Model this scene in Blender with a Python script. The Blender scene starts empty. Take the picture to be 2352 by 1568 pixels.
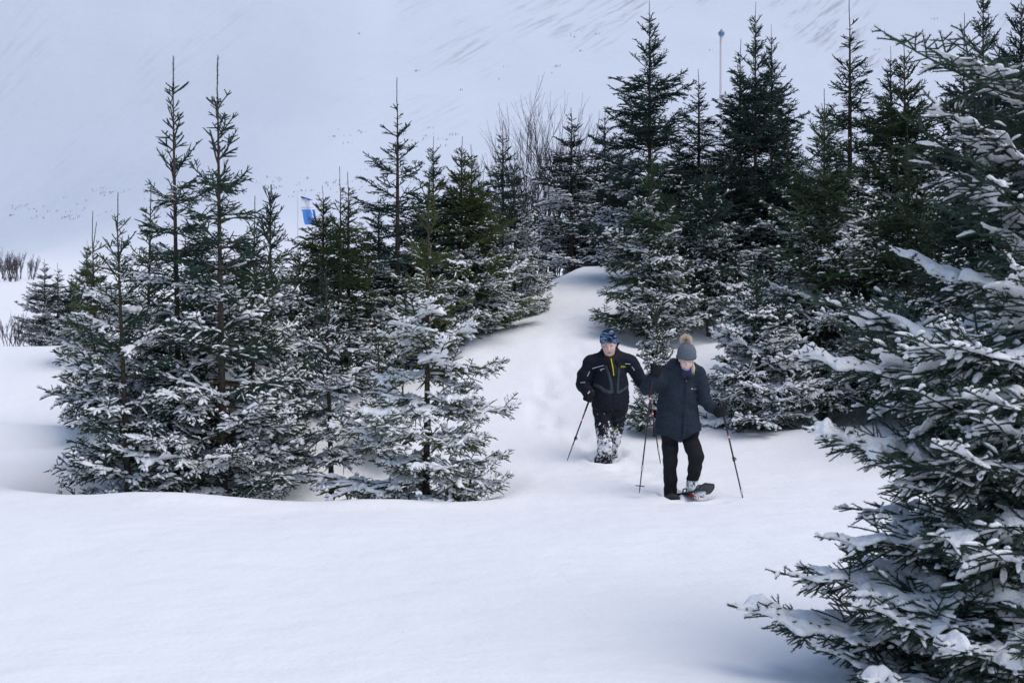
import bpy, math, random
import numpy as np
from mathutils import Vector, Matrix, Quaternion
from mathutils.bvhtree import BVHTree

# ------------------------------------------------------------------ camera
C = bpy.context.scene.collection
scene = bpy.context.scene
CH = 1.65
F = 3266.7
cam_d = bpy.data.cameras.new('camera')
cam_d.lens = 50.0
cam_d.sensor_width = 36.0
cam_d.clip_start = 0.1
cam_d.clip_end = 4000.0
cam_d.dof.use_dof = True
cam_d.dof.focus_distance = 15.6
cam_d.dof.aperture_fstop = 7.1
cam = bpy.data.objects.new('camera', cam_d)
cam.location = (0, 0, CH)
cam.rotation_euler = (math.radians(90), 0, 0)
C.objects.link(cam)
scene.camera = cam

# ------------------------------------------------------------------ light
SUN_EL, SUN_AZ = math.radians(62), math.radians(120)      # azimuth clockwise from +y (north)
world = bpy.data.worlds.new('World')
scene.world = world
world.use_nodes = True
wn = world.node_tree.nodes
wl = world.node_tree.links
for n in list(wn):
    wn.remove(n)
sky = wn.new('ShaderNodeTexSky')
sky.sky_type = 'NISHITA'
sky.sun_disc = False
sky.sun_elevation = SUN_EL
sky.sun_rotation = SUN_AZ
sky.air_density = 1.0
sky.dust_density = 1.5
sky.ozone_density = 1.0
bgn = wn.new('ShaderNodeBackground')
bgn.inputs['Strength'].default_value = 0.145
outn = wn.new('ShaderNodeOutputWorld')
wl.new(sky.outputs[0], bgn.inputs[0])
wl.new(bgn.outputs[0], outn.inputs[0])
sun_d = bpy.data.lights.new('sun', 'SUN')
sun_d.energy = 1.4
sun_d.angle = math.radians(55)
sun_d.color = (1.0, 0.925, 0.835)
sun = bpy.data.objects.new('sun', sun_d)
sd = Vector((math.sin(SUN_AZ) * math.cos(SUN_EL), math.cos(SUN_AZ) * math.cos(SUN_EL), math.sin(SUN_EL)))
sun.rotation_euler = sd.to_track_quat('Z', 'Y').to_euler()
sun.location = (0, 0, 30)
C.objects.link(sun)
scene.view_settings.view_transform = 'Standard'
scene.view_settings.look = 'None'
scene.view_settings.exposure = 0.08
scene.view_settings.gamma = 1.0
scene.view_settings.use_curve_mapping = False
scene.cycles.max_bounces = 14
scene.cycles.diffuse_bounces = 12

# ------------------------------------------------------------------ helpers
def W(px, py, D):
    """a point of the place, from its bearing in a 2352 px wide view and its distance"""
    return np.array([(px - 1176) / F * D, D, CH - (py - 784) / F * D])

def sst(a, b, t):
    t = np.clip((np.asarray(t, float) - a) / (b - a), 0, 1)
    return t * t * (3 - 2 * t)

def tag(o, label=None, cat=None, group=None, kind=None):
    if label: o['label'] = label
    if cat: o['category'] = cat
    if group: o['group'] = group
    if kind: o['kind'] = kind
    return o

def link(o, parent=None):
    C.objects.link(o)
    if parent is not None:
        o.parent = parent
    return o

def mesh_np(name, V, groups, mats, smooth=True):
    """groups: list of (faces array n x k, material index)"""
    me = bpy.data.meshes.new(name)
    V = np.asarray(V, np.float32)
    me.vertices.add(len(V))
    me.vertices.foreach_set('co', V.ravel())
    groups = [(np.asarray(f, np.int32), m) for f, m in groups if len(f)]
    nl = sum(f.size for f, m in groups)
    nf = sum(len(f) for f, m in groups)
    me.loops.add(nl)
    me.polygons.add(nf)
    me.loops.foreach_set('vertex_index', np.concatenate([f.ravel() for f, m in groups]) if groups else np.zeros(0, np.int32))
    tot = np.concatenate([np.full(len(f), f.shape[1], np.int32) for f, m in groups])
    st = np.concatenate([[0], np.cumsum(tot)[:-1]]).astype(np.int32)
    me.polygons.foreach_set('loop_start', st)
    me.polygons.foreach_set('loop_total', tot)
    me.polygons.foreach_set('material_index', np.concatenate([np.full(len(f), m, np.int32) for f, m in groups]))
    if isinstance(smooth, bool):
        sm = np.full(nf, smooth)
    else:
        sm = np.concatenate([np.full(len(f), s) for (f, m), s in zip(groups, smooth)])
    me.polygons.foreach_set('use_smooth', sm)
    for m in mats:
        me.materials.append(m)
    me.update(calc_edges=True)
    return me

def add_obj(name, me, parent=None, loc=(0, 0, 0)):
    o = bpy.data.objects.new(name, me)
    o.location = loc
    return link(o, parent)

def empty(name, loc, rz=0.0):
    o = bpy.data.objects.new(name, None)
    o.empty_display_size = 0.2
    o.location = loc
    o.rotation_euler = (0, 0, rz)
    return link(o)

def tube(path, radii, n=6, cap=True):
    """verts, quads, tris of a round tube along a path"""
    P = np.asarray(path, float)
    R = np.broadcast_to(np.asarray(radii, float), (len(P),))
    T = np.gradient(P, axis=0)
    T /= np.linalg.norm(T, axis=1)[:, None] + 1e-12
    ref = np.array([0.0, 0.0, 1.0]) if abs(T[:, 2]).mean() < 0.8 else np.array([1.0, 0.0, 0.0])
    U = np.cross(T, ref); U /= np.linalg.norm(U, axis=1)[:, None] + 1e-12
    Vv = np.cross(T, U)
    a = np.arange(n) / n * 2 * math.pi
    ring = (U[:, None, :] * np.cos(a)[None, :, None] + Vv[:, None, :] * np.sin(a)[None, :, None]) * R[:, None, None]
    verts = (P[:, None, :] + ring).reshape(-1, 3)
    k = len(P)
    i = np.arange(k - 1)[:, None] * n
    j = np.arange(n)[None, :]
    j2 = (j + 1) % n
    quads = np.stack([i + j, i + j2, i + n + j2, i + n + j], -1).reshape(-1, 4)
    tris = np.zeros((0, 3), int)
    if cap:
        c0 = len(verts)
        verts = np.vstack([verts, P[0], P[-1]])
        jj = np.arange(n); jj2 = (jj + 1) % n
        tris = np.vstack([np.stack([np.full(n, c0), jj2, jj], -1),
                          np.stack([np.full(n, c0 + 1), (k - 1) * n + jj, (k - 1) * n + jj2], -1)])
    return verts, quads, tris

class MB:
    """collects shapes into one mesh"""
    def __init__(s):
        s.V = []; s.n = 0; s.G = {}
    def add(s, V, faces, m=0):
        V = np.asarray(V, float)
        for f in faces:
            f = np.asarray(f, int)
            if len(f):
                s.G.setdefault((m, f.shape[1]), []).append(f + s.n)
        s.V.append(V); s.n += len(V)
        return s
    def tube(s, path, radii, n=6, m=0, cap=True):
        v, q, t = tube(path, radii, n, cap)
        return s.add(v, [q, t], m)
    def box(s, lo, hi, m=0, M=None):
        x0, y0, z0 = lo; x1, y1, z1 = hi
        v = np.array([[x0,y0,z0],[x1,y0,z0],[x1,y1,z0],[x0,y1,z0],[x0,y0,z1],[x1,y0,z1],[x1,y1,z1],[x0,y1,z1]], float)
        if M is not None:
            v = v @ np.array(M)[:3, :3].T + np.array(M)[:3, 3]
        f = [[0,3,2,1],[4,5,6,7],[0,1,5,4],[1,2,6,5],[2,3,7,6],[3,0,4,7]]
        return s.add(v, [f], m)
    def mesh(s, name, mats, smooth=True):
        groups = [(np.vstack(fs), m) for (m, k), fs in s.G.items()]
        return mesh_np(name, np.vstack(s.V), groups, mats, smooth)

# ------------------------------------------------------------------ materials
def mat(name, col=(0.5, 0.5, 0.5), rough=0.8, spec=0.3):
    m = bpy.data.materials.new(name)
    m.use_nodes = True
    b = m.node_tree.nodes['Principled BSDF']
    b.inputs['Base Color'].default_value = (*col, 1)
    b.inputs['Roughness'].default_value = rough
    b.inputs['Specular IOR Level'].default_value = spec
    return m

def nd(m, t, **kw):
    n = m.node_tree.nodes.new(t)
    for k, v in kw.items():
        if k in n.inputs:
            n.inputs[k].default_value = v
        else:
            setattr(n, k, v)
    return n

def lk(m, a, b):
    m.node_tree.links.new(a, b)

def bsdf(m):
    return m.node_tree.nodes['Principled BSDF']

def noise_mix(m, c1, c2, scale, detail=3, lo=0.35, hi=0.65, coord='Object', bump=0.0, bscale=None, bdist=0.01):
    tc = nd(m, 'ShaderNodeTexCoord')
    no = nd(m, 'ShaderNodeTexNoise', Scale=scale, Detail=detail)
    lk(m, tc.outputs[coord], no.inputs['Vector'])
    cr = nd(m, 'ShaderNodeValToRGB')
    cr.color_ramp.elements[0].position = lo
    cr.color_ramp.elements[1].position = hi
    cr.color_ramp.elements[0].color = (*c1, 1)
    cr.color_ramp.elements[1].color = (*c2, 1)
    lk(m, no.outputs['Fac'], cr.inputs['Fac'])
    lk(m, cr.outputs['Color'], bsdf(m).inputs['Base Color'])
    if bump:
        n2 = nd(m, 'ShaderNodeTexNoise', Scale=bscale or scale, Detail=4)
        lk(m, tc.outputs[coord], n2.inputs['Vector'])
        bp = nd(m, 'ShaderNodeBump', Strength=bump, Distance=bdist)
        lk(m, n2.outputs['Fac'], bp.inputs['Height'])
        lk(m, bp.outputs['Normal'], bsdf(m).inputs['Normal'])
    return m

SNOW_COL = (0.89, 0.905, 0.935)
M_snow_ground = mat('snow_on_the_ground', SNOW_COL, 0.75, 0.15)
def _snow_bump(m, s1, d1, s2, d2, st=1.0):
    tc = nd(m, 'ShaderNodeTexCoord')
    n1 = nd(m, 'ShaderNodeTexNoise', Scale=s1, Detail=5)
    n2 = nd(m, 'ShaderNodeTexNoise', Scale=s2, Detail=3)
    lk(m, tc.outputs['Object'], n1.inputs['Vector'])
    lk(m, tc.outputs['Object'], n2.inputs['Vector'])
    b1 = nd(m, 'ShaderNodeBump', Strength=st, Distance=d1)
    b2 = nd(m, 'ShaderNodeBump', Strength=st, Distance=d2)
    lk(m, n1.outputs['Fac'], b1.inputs['Height'])
    lk(m, n2.outputs['Fac'], b2.inputs['Height'])
    lk(m, b1.outputs['Normal'], b2.inputs['Normal'])
    lk(m, b2.outputs['Normal'], bsdf(m).inputs['Normal'])
_snow_bump(M_snow_ground, 2.2, 0.045, 28.0, 0.007)
M_snow = mat('snow_on_branches', SNOW_COL, 0.75, 0.15)
_snow_bump(M_snow, 14.0, 0.03, 70.0, 0.008)

M_bark = noise_mix(mat('spruce_bark', rough=0.95), (0.038, 0.029, 0.025), (0.105, 0.082, 0.068), 30, 4, bump=0.6, bscale=60)
M_twig = mat('twig_bark', (0.085, 0.055, 0.040), 0.9)
M_bare = mat('birch_twig_bark', (0.065, 0.056, 0.064), 0.9)

M_needle = mat('spruce_needles', rough=0.55, spec=0.25)
oi = nd(M_needle, 'ShaderNodeObjectInfo')
hsv = nd(M_needle, 'ShaderNodeHueSaturation')
mr = nd(M_needle, 'ShaderNodeMapRange')
mr.inputs['To Min'].default_value = 0.65
mr.inputs['To Max'].default_value = 1.35
lk(M_needle, oi.outputs['Random'], mr.inputs['Value'])
tcn = nd(M_needle, 'ShaderNodeTexCoord')
non = nd(M_needle, 'ShaderNodeTexNoise', Scale=14.0, Detail=2)
lk(M_needle, tcn.outputs['Object'], non.inputs['Vector'])
mr2 = nd(M_needle, 'ShaderNodeMapRange')
mr2.inputs['From Min'].default_value = 0.3
mr2.inputs['From Max'].default_value = 0.7
mr2.inputs['To Min'].default_value = 0.7
mr2.inputs['To Max'].default_value = 1.3
lk(M_needle, non.outputs['Fac'], mr2.inputs['Value'])
mm = nd(M_needle, 'ShaderNodeMath', operation='MULTIPLY')
lk(M_needle, mr.outputs[0], mm.inputs[0])
lk(M_needle, mr2.outputs[0], mm.inputs[1])
lk(M_needle, oi.outputs['Color'], hsv.inputs['Color'])
lk(M_needle, mm.outputs[0], hsv.inputs['Value'])
lk(M_needle, hsv.outputs['Color'], bsdf(M_needle).inputs['Base Color'])

DARK = (0.019, 0.040, 0.033, 1)
TEAL = (0.025, 0.051, 0.037, 1)
GREEN = (0.036, 0.065, 0.031, 1)
OLIVE = (0.062, 0.082, 0.028, 1)
# ------------------------------------------------------------------ terrain
def _table(pts, sig=0.8):
    D = np.arange(0, 900, 0.25)
    xs, ys = zip(*pts)
    z = np.interp(D, xs, ys)
    k = np.arange(-12, 13) * 0.25
    w = np.exp(-0.5 * (k / sig) ** 2); w /= w.sum()
    zp = np.pad(z, 12, mode='edge')
    z2 = np.convolve(zp, w, mode='valid')
    return D, z2
FAR = [(60, 2.8), (100, 5.3), (150, 8.6), (250, 16.0), (300, 27.0), (350, 45.0), (450, 92.0), (600, 172.0), (900, 345.0)]
_left = _table([(0, 0.02), (9, 0.03), (13, 0.0), (14.6, 0.02), (16, .10), (17.5, .26), (19, .50), (21, 1.03), (23, 1.50), (24.3, 1.64), (26, 1.50), (30, 1.45), (36, 1.6)] + FAR, 0.6)
_hill = _table([(0, 0.02), (9, 0.03), (13, 0.0), (15.4, -0.05), (17, 0.03), (18, .20), (19, .47), (20, .80), (22, 1.52), (23, 1.88), (26, 2.62), (30, 3.30), (32, 3.35), (36, 2.9)] + FAR, 0.6)

class Noise2:
    def __init__(s, seed):
        s.r = np.random.RandomState(seed).rand(64, 64)
    def __call__(s, x, y):
        xi = np.floor(x).astype(int); yi = np.floor(y).astype(int)
        fx = x - xi; fy = y - yi
        fx = fx * fx * (3 - 2 * fx); fy = fy * fy * (3 - 2 * fy)
        r = s.r
        a = r[xi % 64, yi % 64]; b = r[(xi + 1) % 64, yi % 64]
        c = r[xi % 64, (yi + 1) % 64]; d = r[(xi + 1) % 64, (yi + 1) % 64]
        return (a * (1 - fx) + b * fx) * (1 - fy) + (c * (1 - fx) + d * fx) * fy - 0.5
N1, N2, N3 = Noise2(3), Noise2(5), Noise2(9)
WELLS = []        # (x, y, depth, radius) hollows round the trunks, filled in below
PITS = []         # footprints and pole holes
TRAIL = np.array([[1.95, 14.9], [1.75, 16.2], [1.3, 17.5], [0.9, 18.4], [0.45, 19.2], [0.5, 20.4], [0.9, 22.0], [1.2, 24.0]])

def ground_z(x, y):
    x = np.asarray(x, float); y = np.asarray(y, float)
    zl = np.interp(y, *_left)
    zh = np.interp(y, *_hill)
    zl = zl - 0.55 * np.exp(-((x + 1.6) / 1.3) ** 2 - ((y - 24.0) / 3.0) ** 2)
    xr = np.interp(y, [15, 17, 19, 23, 30, 40, 60], [-2.2, -1.7, -1.15, -0.62, 1.3, 2.2, 2.5])
    m = sst(-1.25, 0.25, x - xr)
    z = zl * (1 - m) + zh * m
    near = sst(70, 30, y)
    # the hollow that holds the left clump, its lip, and the mounds inside it
    e = ((x + 2.75) / 2.75) ** 2 + ((y - 16.2) / 1.75) ** 2
    z = z - 0.36 * sst(1.25, 0.35, e)
    z = z + (0.055 + 0.05 * N1(x * 0.9 + 5, 3.0 + 0 * y)) * np.exp(-(np.abs(e - 1.45) / 0.45) ** 2) * sst(16.2, 14.5, y)
    z = z + 0.34 * np.exp(-((x + 1.75) / 0.55) ** 2 - ((y - 15.3) / 0.5) ** 2)
    z = z + 0.45 * np.exp(-((x + 2.4) / 0.75) ** 2 - ((y - 17.9) / 0.7) ** 2)
    # drift lips on the left bank
    z = z + 0.09 * np.exp(-((y - 18.75 + 0.12 * (x + 6)) / 0.30) ** 2) * sst(-4.2, -5.6, x)
    z = z - 0.04 * np.exp(-((y - 19.6 + 0.15 * (x + 6)) / 0.45) ** 2) * sst(-4.6, -5.5, x)
    z = z + 0.07 * np.exp(-((y - 17.6 + 0.1 * (x + 5.5)) / 0.25) ** 2) * sst(-4.4, -5.2, x) * sst(-7.5, -6, x)
    # the crest right of the walkers and the dip behind it
    z = z - 0.22 * np.exp(-((x - 3.9) / 1.6) ** 2 - ((y - 20.3) / 0.8) ** 2)
    z = z + 0.10 * np.exp(-((x - 4.2) / 1.3) ** 2 - ((y - 18.6) / 0.5) ** 2)
    # soft wind relief
    z = z + near * (0.16 * N1(x * 0.23, y * 0.23) + 0.05 * N2(x * 0.8 + 7, y * 0.55) + 0.012 * N3(x * 2.6, y * 2.1))
    z = z + (1 - near) * (1.2 * N1(x * 0.02, y * 0.03) + 4.0 * N2(x * 0.006, y * 0.01)) * sst(60, 200, y)
    # far slope
    for wx, wy, wd, wr in WELLS:
        q = (x - wx) ** 2 + (y - wy) ** 2
        z = z - wd * np.exp(-q / (wr * wr))
    for wx, wy, wd, rx, ry in PITS:
        q = ((x - wx) / rx) ** 2 + ((y - wy) / ry) ** 2
        z = z - wd * np.exp(-q * q) + 0.3 * wd * np.exp(-((np.sqrt(q) - 1.45) / 0.35) ** 2)
    # trodden trail
    d = np.full(np.shape(z), 9.0)
    for a, b in zip(TRAIL[:-1], TRAIL[1:]):
        ab = b - a
        t = np.clip(((x - a[0]) * ab[0] + (y - a[1]) * ab[1]) / (ab @ ab), 0, 1)
        d = np.minimum(d, np.hypot(x - a[0] - t * ab[0], y - a[1] - t * ab[1]))
    tr = sst(0.42, 0.12, d + 0.25 * N2(x * 2.2, y * 2.2))
    z = z - tr * (0.03 + 0.05 * N3(x * 3.3 + 3, y * 2.6) + 0.05 * N1(x * 7, y * 6))
    return z

def gz(x, y):
    return float(ground_z(np.array([x]), np.array([y]))[0])

def grid_sheet(xs, ys, zf):
    X, Y = np.meshgrid(xs, ys)
    Z = zf(X, Y)
    V = np.stack([X, Y, Z], -1).reshape(-1, 3)
    nx, ny = len(xs), len(ys)
    i = np.arange(ny - 1)[:, None] * nx + np.arange(nx - 1)[None, :]
    q = np.stack([i, i + 1, i + nx + 1, i + nx], -1).reshape(-1, 4)
    return V, q

def spaced(stops):
    out = []
    for (a, b, s) in stops:
        n = max(1, int(round((b - a) / s)))
        out.append(np.linspace(a, b, n, endpoint=False))
    out.append([stops[-1][1]])
    return np.concatenate(out)

def mtn_z(x, y):
    """the snowy mountainside; its contours run up to the right"""
    yy = np.clip(y + 0.16 * x + 30 * N1(x * 0.004 + 2, y * 0.004), 60, 890)
    z = np.interp(yy, *_left)
    z = z + 5.0 * N2(x * 0.011 + y * 0.006, y * 0.004) * sst(230, 330, y) + 1.4 * N3((x + y) * 0.03, (y - x) * 0.012) * sst(200, 300, y)
    dx = np.clip(-x - 45, 0, None)
    z = z - 0.50 * dx * dx / (dx + 70) * sst(260, 430, y) + 0.95 * dx * sst(440, 760, y)
    return z

def build_ground():
    xs = spaced([(-60, -24, 2.0), (-24, -10, 0.4), (-10, -6, 0.12), (-6, 5.6, 0.07), (5.6, 12, 0.16), (12, 24, 0.6), (24, 60, 2.5)])
    ys = spaced([(-8, 3, 0.6), (3, 6, 0.15), (6, 13.5, 0.12), (13.5, 20.5, 0.07), (20.5, 26, 0.1), (26, 34, 0.2), (34, 60, 0.8), (60, 118, 2.0)])
    V, q = grid_sheet(xs, ys, ground_z)
    o = add_obj('snow_ground', mesh_np('snow_ground', V, [(q, 0)], [M_snow_ground]))
    tag(o, kind='structure')
    xs = spaced([(-700, -320, 12), (-320, 320, 3.0), (320, 700, 12)])
    ys = spaced([(104, 200, 3.0), (200, 560, 2.5), (560, 900, 8)])
    def zf(X, Y):
        w = sst(104, 150, Y)
        g = ground_z(X, Y)
        return (g - 0.4) * (1 - w) + mtn_z(X, Y) * w
    V, q = grid_sheet(xs, ys, zf)
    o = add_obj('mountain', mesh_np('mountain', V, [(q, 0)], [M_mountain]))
    tag(o, kind='structure')

HAZED_SNOW = (0.66, 0.71, 0.80)  # snow painted darker and bluer, standing in for haze and cloud shade
M_mountain = mat('mountain_snow_and_rock', HAZED_SNOW, 0.8, 0.1)
def _mtn():
    m = M_mountain
    tc = nd(m, 'ShaderNodeTexCoord')
    # wind-scoured rock: thin slanted streaks, only in patches
    mp = nd(m, 'ShaderNodeMapping')
    mp.inputs['Scale'].default_value = (0.045, 0.36, 0.05)
    mr_ = nd(m, 'ShaderNodeMapping')
    mr_.inputs['Rotation'].default_value = (0, 0, math.radians(-55))
    lk(m, tc.outputs['Object'], mr_.inputs['Vector'])
    lk(m, mr_.outputs[0], mp.inputs['Vector'])
    st = nd(m, 'ShaderNodeTexNoise', Scale=1.0, Detail=7, Roughness=0.68)
    lk(m, mp.outputs[0], st.inputs['Vector'])
    mp2 = nd(m, 'ShaderNodeMapping')
    mp2.inputs['Scale'].default_value = (0.024, 0.014, 0.0)
    mp2.inputs['Location'].default_value = (3.1, 0.4, 0)
    lk(m, tc.outputs['Object'], mp2.inputs['Vector'])
    pt = nd(m, 'ShaderNodeTexNoise', Scale=1.0, Detail=3, Roughness=0.5)
    lk(m, mp2.outputs[0], pt.inputs['Vector'])
    r1 = nd(m, 'ShaderNodeMapRange'); r1.inputs['From Min'].default_value = 0.50; r1.inputs['From Max'].default_value = 0.62
    r2 = nd(m, 'ShaderNodeMapRange'); r2.inputs['From Min'].default_value = 0.50; r2.inputs['From Max'].default_value = 0.62
    lk(m, st.outputs['Fac'], r1.inputs['Value'])
    lk(m, pt.outputs['Fac'], r2.inputs['Value'])
    # more rock higher up and towards the right
    sp = nd(m, 'ShaderNodeSeparateXYZ')
    lk(m, tc.outputs['Object'], sp.inputs[0])
    r3 = nd(m, 'ShaderNodeMapRange'); r3.inputs['From Min'].default_value = 25.0; r3.inputs['From Max'].default_value = 100.0
    r3.inputs['To Min'].default_value = 0.15
    lk(m, sp.outputs['Z'], r3.inputs['Value'])
    r4 = nd(m, 'ShaderNodeMapRange'); r4.inputs['From Min'].default_value = -90.0; r4.inputs['From Max'].default_value = 60.0
    r4.inputs['To Min'].default_value = 0.25
    lk(m, sp.outputs['X'], r4.inputs['Value'])
    prev = None
    for s in (r1, r2, r3, r4):
        if prev is None:
            prev = s.outputs[0]; continue
        mu = nd(m, 'ShaderNodeMath', operation='MULTIPLY')
        lk(m, prev, mu.inputs[0]); lk(m, s.outputs[0], mu.inputs[1])
        prev = mu.outputs[0]
    ms = nd(m, 'ShaderNodeMath', operation='MULTIPLY'); ms.inputs[1].default_value = 0.46
    lk(m, prev, ms.inputs[0])
    mx = nd(m, 'ShaderNodeMix', data_type='RGBA')
    lk(m, ms.outputs[0], mx.inputs['Factor'])
    mx.inputs['A'].default_value = (*HAZED_SNOW, 1)
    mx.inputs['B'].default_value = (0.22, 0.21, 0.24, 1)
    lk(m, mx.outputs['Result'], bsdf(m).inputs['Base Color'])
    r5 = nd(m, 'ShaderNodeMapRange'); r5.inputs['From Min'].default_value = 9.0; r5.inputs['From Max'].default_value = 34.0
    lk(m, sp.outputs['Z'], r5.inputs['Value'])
    mx0 = nd(m, 'ShaderNodeMix', data_type='RGBA')  # clean snow at the foot, painted haze tone coming in with height
    mx0.inputs['A'].default_value = (*SNOW_COL, 1); mx0.inputs['B'].default_value = (*HAZED_SNOW, 1)
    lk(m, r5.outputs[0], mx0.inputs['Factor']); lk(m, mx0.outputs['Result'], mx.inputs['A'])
    n1 = nd(m, 'ShaderNodeTexNoise', Scale=0.05, Detail=6)
    lk(m, tc.outputs['Object'], n1.inputs['Vector'])
    b1 = nd(m, 'ShaderNodeBump', Strength=0.6, Distance=1.5)
    lk(m, n1.outputs['Fac'], b1.inputs['Height'])
    lk(m, b1.outputs['Normal'], bsdf(m).inputs['Normal'])
_mtn()
# ------------------------------------------------------------------ spruce boughs
def unit(v):
    return v / (np.linalg.norm(v) + 1e-12)

class BoughGeo:
    """the shoots of one bough, grown along +x from the trunk"""
    def __init__(s, L, cls, seed, fine=False, bare=0.12, step=0.075, ter=True, narrow=1.0, tstep=0.068):
        r = random.Random(seed)
        s.L, s.cls, s.tstep = L, cls, tstep
        s.seg = []          # p0, p1, r0, r1, needle weight, snow weight, tip distance
        s.shoots = []       # polylines of the side shoots
        lean = {'asc': (0.85, 0.05), 'mid': (0.32, 0.14), 'low': (-0.06, 0.16), 'droop': (-0.36, 0.26)}[cls]
        la = lean[0] * r.uniform(0.75, 1.25); lb = lean[1] * r.uniform(0.6, 1.4)
        wob = r.uniform(-0.10, 0.10); wob2 = r.uniform(-0.05, 0.05)
        nrm = 1.0 / math.sqrt(1 + la * la)
        def axis(t):
            x = L * t * nrm
            return np.array([x, L * (wob * t * t + wob2 * math.sin(5 * t)), L * nrm * (la * t + lb * t * t)])
        n = max(4, int(L / 0.07))
        ts = np.linspace(0, 1, n + 1)
        pts = np.array([axis(t) for t in ts])
        rt = 0.004 + 0.009 * L
        for i in range(n):
            s.put(pts[i], pts[i + 1], rt * (1 - ts[i]) + 0.0025, rt * (1 - ts[i + 1]) + 0.0025,
                  0.0 if ts[i] < bare else (0.55 if ts[i] < 0.5 and L > 0.7 else 1.0), 1.0 if ts[i] > 0.06 else 0.3, L * (1 - ts[i + 1]))
        side = 1
        d = max(0.06, bare * 0.8 * L)
        while d < L - 0.03:
            t = d / L
            p = axis(t); tang = unit(axis(min(1, t + 0.03)) - axis(t - 0.03))
            for sd in (1, -1):
                if r.random() < (0.35 if cls == 'asc' else 0.12): continue
                rem = L - d
                l = ((0.05 + 0.42 * rem) if cls == 'asc' else (0.07 + 0.58 * rem)) * r.uniform(0.6, 1.2)
                l = min(l, 0.46 * min(1.0, 0.35 + 1.6 * t) + 0.05) * narrow
                ang = math.radians(r.uniform(38, 62))
                latv = np.array([-tang[1], tang[0], 0.0]); latv = unit(latv) * sd
                upv = np.array([0, 0, 1.0])
                el = r.uniform(-0.40, 0.30) + (0.15 if cls == 'asc' else 0.0)
                if r.random() < 0.13: el = r.uniform(0.5, 1.1)
                dirv = unit(tang * math.cos(ang) + latv * math.sin(ang) + upv * el)
                s.twig(p + tang * r.uniform(-0.015, 0.015), dirv, l, r, -0.10 * l / 0.4, 1, ter)
            d += step * r.uniform(0.8, 1.25)
        if cls == 'asc' and r.random() < 0.5 and L > 0.2:
            s.twig(axis(0.5), unit(np.array([0.5, 0, 1.0])), 0.10, r, 0, 2, False)
        s.axis_pts = pts
        s.seg = [np.array(c, float) for c in zip(*s.seg)]

    def put(s, a, b, r0, r1, nw, sw, tip):
        s.seg.append((a, b, r0, r1, nw, sw, tip))

    def twig(s, p, d, l, r, droop, lvl, ter):
        n = 3 if l > 0.16 else 2
        pts = [p]
        v = d.copy()
        for i in range(n):
            v = unit(v + np.array([r.uniform(-.08, .08), r.uniform(-.08, .08), droop * 0.8 + r.uniform(-.05, .05)]))
            pts.append(pts[-1] + v * l / n)
        s.shoots.append((np.array(pts), l, lvl))
        for i in range(n):
            s.put(pts[i], pts[i + 1], 0.0035, 0.003, 1.0, 1.0, l * (1 - (i + 1) / n))
        if lvl == 1 and ter and l > 0.13:
            dd = 0.05
            while dd < l - 0.03:
                k = min(n - 1, int(dd / l * n))
                q = pts[k] + (pts[k + 1] - pts[k]) * (dd / l * n - k)
                tg = unit(pts[k + 1] - pts[k])
                lat = unit(np.array([-tg[1], tg[0], 0.0]))
                for sd in (1, -1):
                    if r.random() < 0.28: continue
                    a = math.radians(r.uniform(35, 58))
                    l2 = min(0.16, (l - dd) * 0.6 + 0.03) * r.uniform(0.7, 1.2)
                    s.twig(q, unit(tg * math.cos(a) + lat * sd * math.sin(a) + np.array([0, 0, r.uniform(-.45, .40)])), l2, r, droop, 2, False)
                dd += s.tstep * r.uniform(0.8, 1.3)

    # ---- needles
    def needle_mesh(s, name, spacing, width, length, core=0.006, seed=1, sides=3, coarse=False):
        rs = np.random.RandomState(seed)
        p0, p1, r0, r1, nw, sw, tip = s.seg
        if coarse:      # far away: each side shoot is one straight piece
            na = len(s.axis_pts) - 1
            S = [q for q, l, lv in s.shoots]
            k = len(S)
            p0 = np.vstack([p0[:na], [q[0] for q in S]]); p1 = np.vstack([p1[:na], [q[-1] for q in S]])
            r0 = np.concatenate([r0[:na], np.full(k, .003)]); r1 = np.concatenate([r1[:na], np.full(k, .003)])
            nw = np.concatenate([nw[:na], np.ones(k)]); tip = np.concatenate([tip[:na], np.zeros(k)])
        # core tubes: each segment a short prism
        n = len(p0)
        d = p1 - p0
        ln = np.linalg.norm(d, axis=1)
        dn = d / ln[:, None]
        ref = np.where(np.abs(dn[:, 2:3]) < 0.9, np.array([[0, 0, 1.0]]), np.array([[1.0, 0, 0]]))
        u = np.cross(dn, ref); u /= np.linalg.norm(u, axis=1)[:, None]
        v = np.cross(dn, u)
        a = np.arange(sides) / sides * 2 * math.pi
        ring = u[:, None] * np.cos(a)[None, :, None] + v[:, None] * np.sin(a)[None, :, None]
        ra = np.where(nw > 0.9, np.maximum(core, r0), r0); rb = np.where(nw > 0.9, np.maximum(core * np.where(tip < 0.01, 0.5, 1), r1), r1)
        A = p0[:, None] + ring * ra[:, None, None]
        B = p1[:, None] + ring * rb[:, None, None]
        V = np.concatenate([A, B], 1).reshape(-1, 3)
        base = np.arange(n)[:, None] * 2 * sides
        j = np.arange(sides)[None]; j2 = (j + 1) % sides
        Q = np.stack([base + j, base + j2, base + sides + j2, base + sides + j], -1)
        isn = nw > 0.9
        Qn = Q[isn].reshape(-1, 4); Qb = Q[~isn].reshape(-1, 4)
        # needles
        cnt = np.maximum(0, np.round(ln * nw / spacing + rs.rand(n) - 0.3)).astype(int)
        # a tuft at every tip
        cnt = cnt + np.where(tip < 0.005, 1 if coarse else 4, 0)
        idx = np.repeat(np.arange(n), cnt)
        k = len(idx)
        t = rs.rand(k)
        ph = rs.rand(k) * 2 * math.pi
        rad = u[idx] * np.cos(ph)[:, None] + v[idx] * np.sin(ph)[:, None]
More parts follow.
